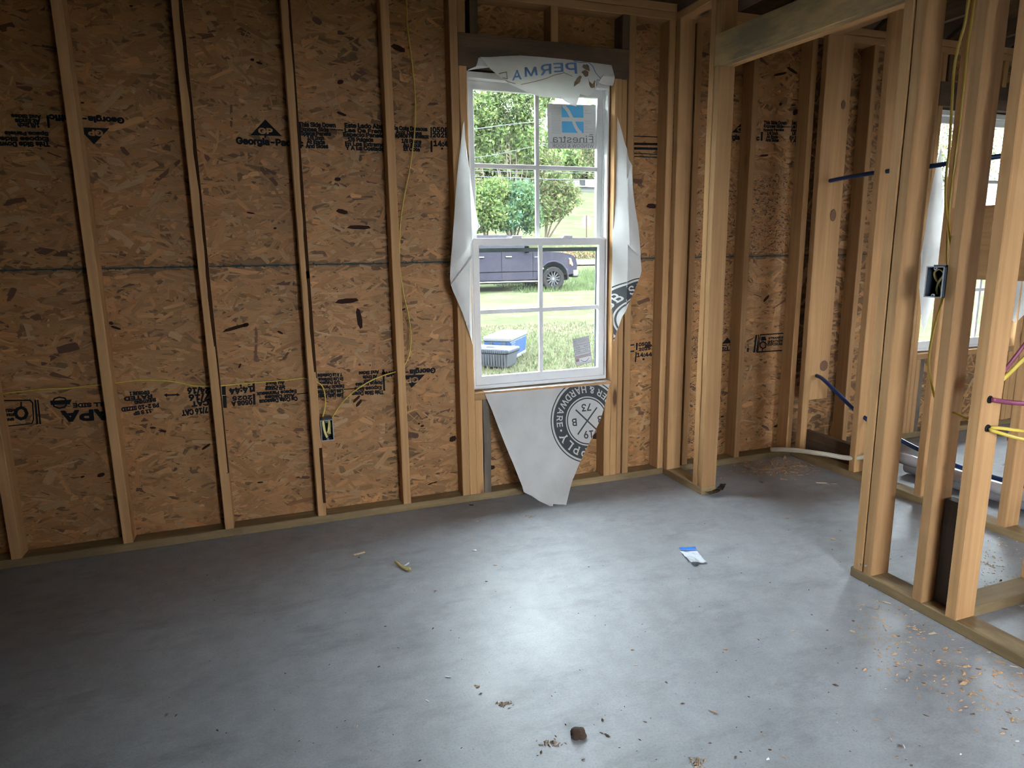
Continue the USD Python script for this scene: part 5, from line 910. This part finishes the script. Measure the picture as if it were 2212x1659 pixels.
# ================================================================== LITTER ON THE FLOOR
def chip_mesh(L, W_, H, seed):
    r = np.random.default_rng(seed); P = r.uniform(-1, 1, (11, 3)); P[:4, 0] = [-1, 1, -.9, .9]; P = P * np.array([L, W_, H]) / 2
    P[:, 2] += .15 * H * np.cos(P[:, 0] / L * 3) ; m = tm(mf.Manifold.hull_points(P)); return m
def lay(m, u, v, rot, z=0.0):
    p = on_z(u, v, z); V = m.vertices @ trimesh.transformations.rotation_matrix(rot, [0, 0, 1])[:3, :3].T; V[:, 2] -= V[:, 2].min(); return trimesh.Trimesh(V + [p[0], p[1], z + .0002], m.faces, process=False)
def px_size(u, v, px): p = on_z(u, v); return px * float(-(ROT.T @ (p - CAM))[2]) / F_PX
Z3 = [(1240, 638, 52, 'p', -.5), (1175, 728, 32, 'c', -.8), (1220, 748, 14, 'c', 0), (1400, 682, 25, 'p', 0), (1040, 750, 18, 'd', .5), (1035, 818, 26, 'p', -.6), (668, 815, 20, 'p', 0), (880, 808, 14, 'd', 0), (250, 926, 28, 'c', 0), (262, 934, 18, 'c', 1), (172, 1312, 56, 'c', -.5), (1530, 830, 46, 'p', -.1), (1475, 862, 26, 'c', -.5), (1358, 880, 18, 'c', 1.2), (1380, 882, 22, 'p', -.6), (1405, 905, 30, 'c', -.6), (1465, 935, 30, 'c', 1.2), (1330, 930, 24, 'c', 0), (1320, 845, 18, 'd', 0),
      (1345, 1038, 28, 'c', -.5), (1298, 1032, 20, 'd', -.5), (1690, 1030, 38, 'p', -.5), (1770, 1102, 40, 'c', -.4), (1755, 1126, 26, 'c', 0), (1945, 1065, 32, 'c', -.6), (1850, 930, 30, 'c', -.5), (1875, 945, 24, 'p', -.5), (1925, 972, 28, 'c', 0), (1955, 1005, 40, 'c', -.4), (1980, 1022, 30, 'c', .4), (2035, 1035, 40, 'p', -.4), (2070, 1075, 30, 'p', -.3), (2060, 1120, 34, 'c', -.4), (1712, 918, 22, 'p', 0), (1615, 828, 20, 'c', -1), (1490, 1335, 34, 'd', -.5), (1180, 1360, 32, 'c', -.7), (1280, 1455, 22, 'c', 0), (1275, 1490, 30, 'p', 1.3), (1355, 1530, 34, 'w', 1.3), (1305, 1595, 32, 'c', 0),
      (608, 1592, 34, 'c', -.8), (510, 1605, 20, 'w', .3), (483, 1457, 16, 'c', 0), (525, 1548, 20, 'd', -.5), (560, 1142, 14, 'c', 0), (1780, 1330, 26, 'd', 0), (2000, 1318, 30, 'd', -.5), (1978, 1420, 30, 'd', -.4), (2015, 1222, 26, 'p', -.4), (2055, 1495, 20, 'w', 0), (1595, 1198, 20, 'd', -.4), (1475, 1135, 22, 'd', -.4), (1455, 1025, 28, 'd', -.3), (1815, 1048, 26, 'd', -.3), (625, 112, 24, 'p', 0), (915, 245, 26, 'p', -.2), (1660, 868, 18, 'p', 0), (1640, 845, 16, 'c', .4), (1540, 935, 14, 'd', 0), (1420, 780, 12, 'p', 0), (1460, 822, 22, 'p', 0), (2050, 1305, 16, 'w', .4), (1145, 1090, 12, 'd', 0), (50, 292, 14, 'c', .3), (1240, 1170, 10, 'w', 0), (940, 1378, 10, 'w', 0), (1705, 1575, 14, 'w', .4), (1400, 1645, 16, 'd', 0)]
Z2 = [(817, 313, 22, 'w', 0), (945, 406, 22, 'c', 0), (890, 505, 14, 'd', -.3), (575, 563, 16, 'c', 0), (570, 572, 12, 'c', 1), (720, 855, 10, 'd', 1), (225, 1033, 14, 'd', .5), (345, 916, 12, 'd', -.4), (650, 1098, 36, 'w', -.4), (525, 1245, 28, 'w', -.8), (822, 1148, 16, 'c', 0), (838, 1156, 24, 'c', .3), (88, 1407, 30, 'p', 1.4), (1795, 928, 22, 'c', 0), (1812, 1022, 22, 'p', 0), (1525, 415, 10, 'd', 0), (1602, 1443, 22, 'd', -.8), (1640, 1462, 26, 'd', -.7), (1628, 1450, 16, 'd', .5), (1490, 1610, 22, 'd', .3), (1870, 1375, 22, 'd', -.1), (795, 36, 26, 'd', -.3), (120, 340, 16, 'p', .2), (1820, 1555, 10, 'd', 0), (1580, 1265, 9, 'd', 0), (148, 1606, 12, 'd', .2), (1040, 665, 9, 'd', 0), (670, 808, 9, 'd', 0), (1460, 703, 8, 'd', 0), (835, 133, 12, 'w', 0), (735, 185, 14, 'p', 0)]
Z8 = [(1525, 862, 80, 'k', .3), (1600, 832, 70, 'k', -.5), (1700, 868, 60, 'k', .8), (1630, 938, 60, 'k', -.2), (1670, 1010, 64, 'k', -.3), (1135, 1105, 60, 'k', 1.4), (1490, 1010, 60, 'k', 0), (1290, 990, 40, 'k', 0), (1600, 1000, 50, 'k', .1)]
Z1 = [(520, 790, 80, 'k', -.4), (560, 800, 60, 'k', .2), (40, 678, 70, 'k', -.1), (80, 703, 46, 'k', .1), (290, 700, 60, 'k', -.2), (345, 722, 46, 'k', 0), (205, 758, 50, 'k', -.6), (20, 782, 40, 'k', -.8), (630, 797, 46, 'k', -.4), (228, 1080, 40, 'p', 0), (620, 1260, 44, 'p', -.2), (680, 1185, 24, 'p', 0), (15, 610, 50, 'k', -1.2), (300, 760, 24, 'k', 0)]
MARKS = [('clear plastic bag', 1495, 1203), ('mud clod', 1248, 1588), ('yellow cable offcut', 868, 1221), ('left end of the near floor plate', 1845, 1245), ('foot of the closet post', 1530, 1065), ('tip of the bottom flap', 1195, 1095), ('right end of the near floor plate', 2205, 1440),
         ('foot of the nearest stud', 2070, 1335), ('lower right corner of the picture', 2205, 1650), ('middle of the lower picture edge', 1106, 1655), ('lower left corner of the picture', 5, 1650), ('mud stain at the lower edge', 1505, 1646), ('sawdust heap in the closet corner', 1690, 1000), ('free end of the cream pipe', 1672, 963)]
LOOK = {'c': ('orange brown wood chip', 'chip_wood', 'wood chip', 'wood_chip'), 'p': ('pale wood chip', 'chip_pale', 'wood chip', 'wood_chip'), 'd': ('dark bark crumb', 'chip_dark', 'bark crumb', 'bark_crumb'), 'w': ('tiny white scrap', 'white_scrap', 'plastic scrap', 'plastic_scrap'), 'k': ('pale splinter', 'chip_pale', 'splinter', 'wood_splinter')}
ORD = ['nearest', 'second nearest', 'third nearest', 'fourth nearest', 'fifth nearest', 'sixth nearest', 'seventh nearest', 'eighth nearest', 'ninth nearest', 'tenth nearest', 'eleventh nearest', 'twelfth nearest']
BITS = [(ox + zx / sc, oy + zy / sc, l / sc, l, k, rot) for Z_, ox, oy, sc in ((Z3, 1480, 1080, 2.865), (Z2, 740, 1080, 2.865), (Z8, 1400, 880, 7.21), (Z1, 1640, 840, 3.867)) for zx, zy, l, k, rot in Z_]
rank = {}
for k in LOOK:
    for mi, (_, mu, mv) in enumerate(MARKS):
        for q, i in enumerate(sorted([i for i in range(len(BITS)) if BITS[i][4] == k], key=lambda i: math.hypot(BITS[i][0] - mu, BITS[i][1] - mv))): rank[(i, mi)] = q
for i, (u, v, lp, l, k, rot) in enumerate(BITS):
    L = px_size(u, v, lp) * 1.15; look_, mt, ct, nm = LOOK[k]
    mi = min(range(len(MARKS)), key=lambda mi: (rank[(i, mi)], math.hypot(u - MARKS[mi][1], v - MARKS[mi][2])))
    r = np.random.default_rng(901 + i); W_ = L * (r.uniform(.22, .38) if l > 26 else r.uniform(.4, .7)); o = obj(nm, lay(chip_mesh(L, W_, min(W_ * .5, .008), i + 1), u, v, rot * .9 - .3 + r.normal(0, .15)), mt)
    tag(o, '%s, %s to the %s' % (look_, ORD[min(rank[(i, mi)], 11)], MARKS[mi][0]), ct, {'c': 'orange brown wood chips', 'p': 'pale wood chips', 'd': 'dark bark crumbs', 'w': 'white scraps', 'k': 'splinters in the closet'}[k] + ' on the floor')
def crumbs(name, label, ct, n, area, size, m_, seed, z=.0005, weight=None):
    r = np.random.default_rng(seed); V, Fc = [], []
    P = np.array([(a, b) for a, b in area(r, n)]); s = size * np.exp(r.normal(0, .5, n)); a = r.uniform(0, 6.28, n)
    for (x, y), q, t in zip(P, s, a):
        k = len(V) * 5; c, d = math.cos(t) * q, math.sin(t) * q; V.append([(x - c, y - d, z), (x + d * .4, y - c * .4, z), (x + c, y + d, z), (x - d * .4, y + c * .4, z), (x, y, z + q * .5)]); Fc += [(k, k + 1, k + 4), (k + 1, k + 2, k + 4), (k + 2, k + 3, k + 4), (k + 3, k, k + 4)]
    o = obj(name, (np.array(V).reshape(-1, 3), np.array(Fc)), m_, kind='stuff'); tag(o, label, ct)
def spread(u0, u1, v0, v1, f=None):
    def g(r, n):
        out = []
        while len(out) < n:
            u, v = r.uniform(u0, u1), r.uniform(v0, v1)
            if f is None or r.random() < f(u, v):
                p = on_z(u, v); out.append((p[0], p[1]))
        return out
    return g
crumbs('floor_crumb', 'tiny dark crumbs sprinkled over the concrete floor', 'crumbs', 240, spread(300, 2000, 1120, 1650, lambda u, v: .3 + .7 * (u / 2000)), .0028, 'chip_dark', 71)
crumbs('sawdust', 'pale sawdust flecks below the near studs at the right', 'sawdust', 520, spread(1850, 2212, 1290, 1650, lambda u, v: max(0, 1 - abs(v - (1330 + (u - 1850) * .52)) / 130)), .0042, 'chip_wood', 72)
crumbs('sawdust', 'pale sawdust on the closet floor beyond the near studs', 'sawdust', 260, spread(2100, 2212, 1160, 1320), .004, 'chip_pale', 73)
crumbs('sawdust', 'brown sawdust heaped in the far closet corner', 'sawdust', 1500, spread(1560, 1800, 985, 1035, lambda u, v: max(0, 1 - math.hypot((u - 1680) / 110, (v - 1005) / 28))), .0045, 'haze_and_dust', 74)
def smear(label, u, v, ru, rv, seed, m_='tan_dirt', n=60):
    crumbs('dirt_smear', label, 'dirt', n, lambda r, k: [tuple(on_z(u + r.normal(0, ru), v + r.normal(0, rv))[:2]) for _ in range(k)], .0035, m_, seed)
smear('tan dried mud smear near the bottom of the floor', 740 + 1295 / 2.865, 1080 + 1505 / 2.865, 14, 4, 75); smear('tan dried mud smear left of the floor centre', 740 + 1000 / 2.865, 1080 + 1262 / 2.865, 10, 4, 76, n=36)
smear('tan crumbs before the bottom flap tip', 740 + 1160 / 2.865, 1080 + 103 / 2.865, 12, 1.6, 77, n=36); smear('brown mud stain at the bottom edge of the floor', 1505, 1646, 7, 7, 78, n=70)
# mud clod, cable offcut, stick, plastic bag, black scrap
o = thing('mud_clod', 'dark brown mud clod near the bottom of the floor', 'mud clod'); q = []
for k, (du, dv, s) in enumerate([(0, 0, .020), (8, -6, .013), (-6, -6, .013), (9, 6, .012), (-5, 7, .013)]):
    m = trimesh.creation.icosphere(2, s); m.vertices *= [1, .9, .62]; m.vertices += m.vertices * (meshkit.fbm(m.vertices * 90 + k, 2, 4)[:, None] - .5) * .7; p = on_z(1248 + du * .8, 1588 + dv * .8); m.apply_translation([p[0], p[1], s * .4]); q.append(m)
un = mf.Manifold.batch_boolean([mani(m) for m in q], mf.OpType.Add); obj('clod', tm(un), 'mud', o, smooth=50)
o = thing('cable_offcut', 'short curved yellow cable offcut lying on the floor', 'cable offcut')
P = [on_z(853, 1213, .012), on_z(859, 1217, .009), on_z(868, 1224, .006), on_z(877, 1228.5, .006), on_z(886.5, 1228.5, .010)]; obj('sheath', tube(spline(P, 6), .0062, 8, (0, 0, 1), .6), 'yellow_pale', o, smooth=True)
obj('paper_strip', tube(spline([on_z(874, 1222, .012), on_z(879, 1219, .018), on_z(884, 1215.5, .022)], 4), .003, 6, (0, 0, 1), .4), 'paper_white', o)
o = obj('wood_stick', tm(lay(tm(rbox(-.026, .026, -.005, .005, 0, .006, .002, 6)), 776, 1197, .25)), 'chip_pale'); tag(o, 'small yellowish wood stick lying left of the cable offcut', 'wood stick')
o = thing('plastic_bag', 'small clear plastic bag with a blue zip strip on the floor', 'plastic bag')
def bag(px, zf, m_, nm):
    P = np.array([on_z(u, v)[:2] for u, v in px]); v, f = flat_tri(Polygon(P), .006); z = np.array([zf(a, b) for a, b in v]); V = np.c_[v, z]; n = np.cross(V[f[:, 1]] - V[f[:, 0]], V[f[:, 2]] - V[f[:, 0]]); f = np.where((n[:, 2] < 0)[:, None], f[:, ::-1], f); obj(nm, trimesh.Trimesh(V, f, process=False), m_, o, smooth=50)
zb = lambda x, y: .004 + .012 * float(meshkit.fbm(np.array([x * 30, y * 30, 1.]), 3, 6))
bag([(1468, 1194), (1503, 1193.5), (1514, 1206), (1525, 1217), (1517, 1219), (1505, 1218), (1494, 1221), (1482, 1210), (1471, 1197)], zb, 'bag_film', 'film')
bag([(1466, 1187.3), (1479, 1186.4), (1490, 1187.2), (1501, 1186.6), (1504, 1191.5), (1470, 1191.5)], lambda x, y: zb(x, y) + .002, 'bag_blue', 'zip_strip'); bag([(1470, 1193), (1504, 1193.2), (1507, 1195.6), (1471, 1194.8)], lambda x, y: zb(x, y) + .002, 'bag_blue', 'zip_strip')
bag([(1481, 1210), (1492, 1214), (1508, 1219), (1498, 1221), (1492, 1221)], lambda x, y: zb(x, y) + .003, 'paper_grey', 'folded_corner')
o = thing('plastic_scrap', 'crumpled black plastic scrap at the foot of the closet post', 'plastic scrap'); k0 = np.array([on_z(u, v)[:2] for u, v in [(1523, 1070), (1533, 1077), (1548, 1073), (1561, 1066), (1568, 1056), (1560, 1055), (1548, 1063), (1535, 1066)]])
v, f = flat_tri(Polygon(k0), .006); z = .003 + .030 * meshkit.fbm(np.c_[v * 24, v[:, 0] * 0], 3, 8) + .03 * np.clip((v[:, 0] - k0[:, 0].min()) / np.ptp(k0[:, 0]) - .5, 0, 1); V = np.c_[v, z]; n = np.cross(V[f[:, 1]] - V[f[:, 0]], V[f[:, 2]] - V[f[:, 0]]); f = np.where((n[:, 2] < 0)[:, None], f[:, ::-1], f)
obj('scrap', trimesh.Trimesh(V, f, process=False), 'black_plastic', o, smooth=40)
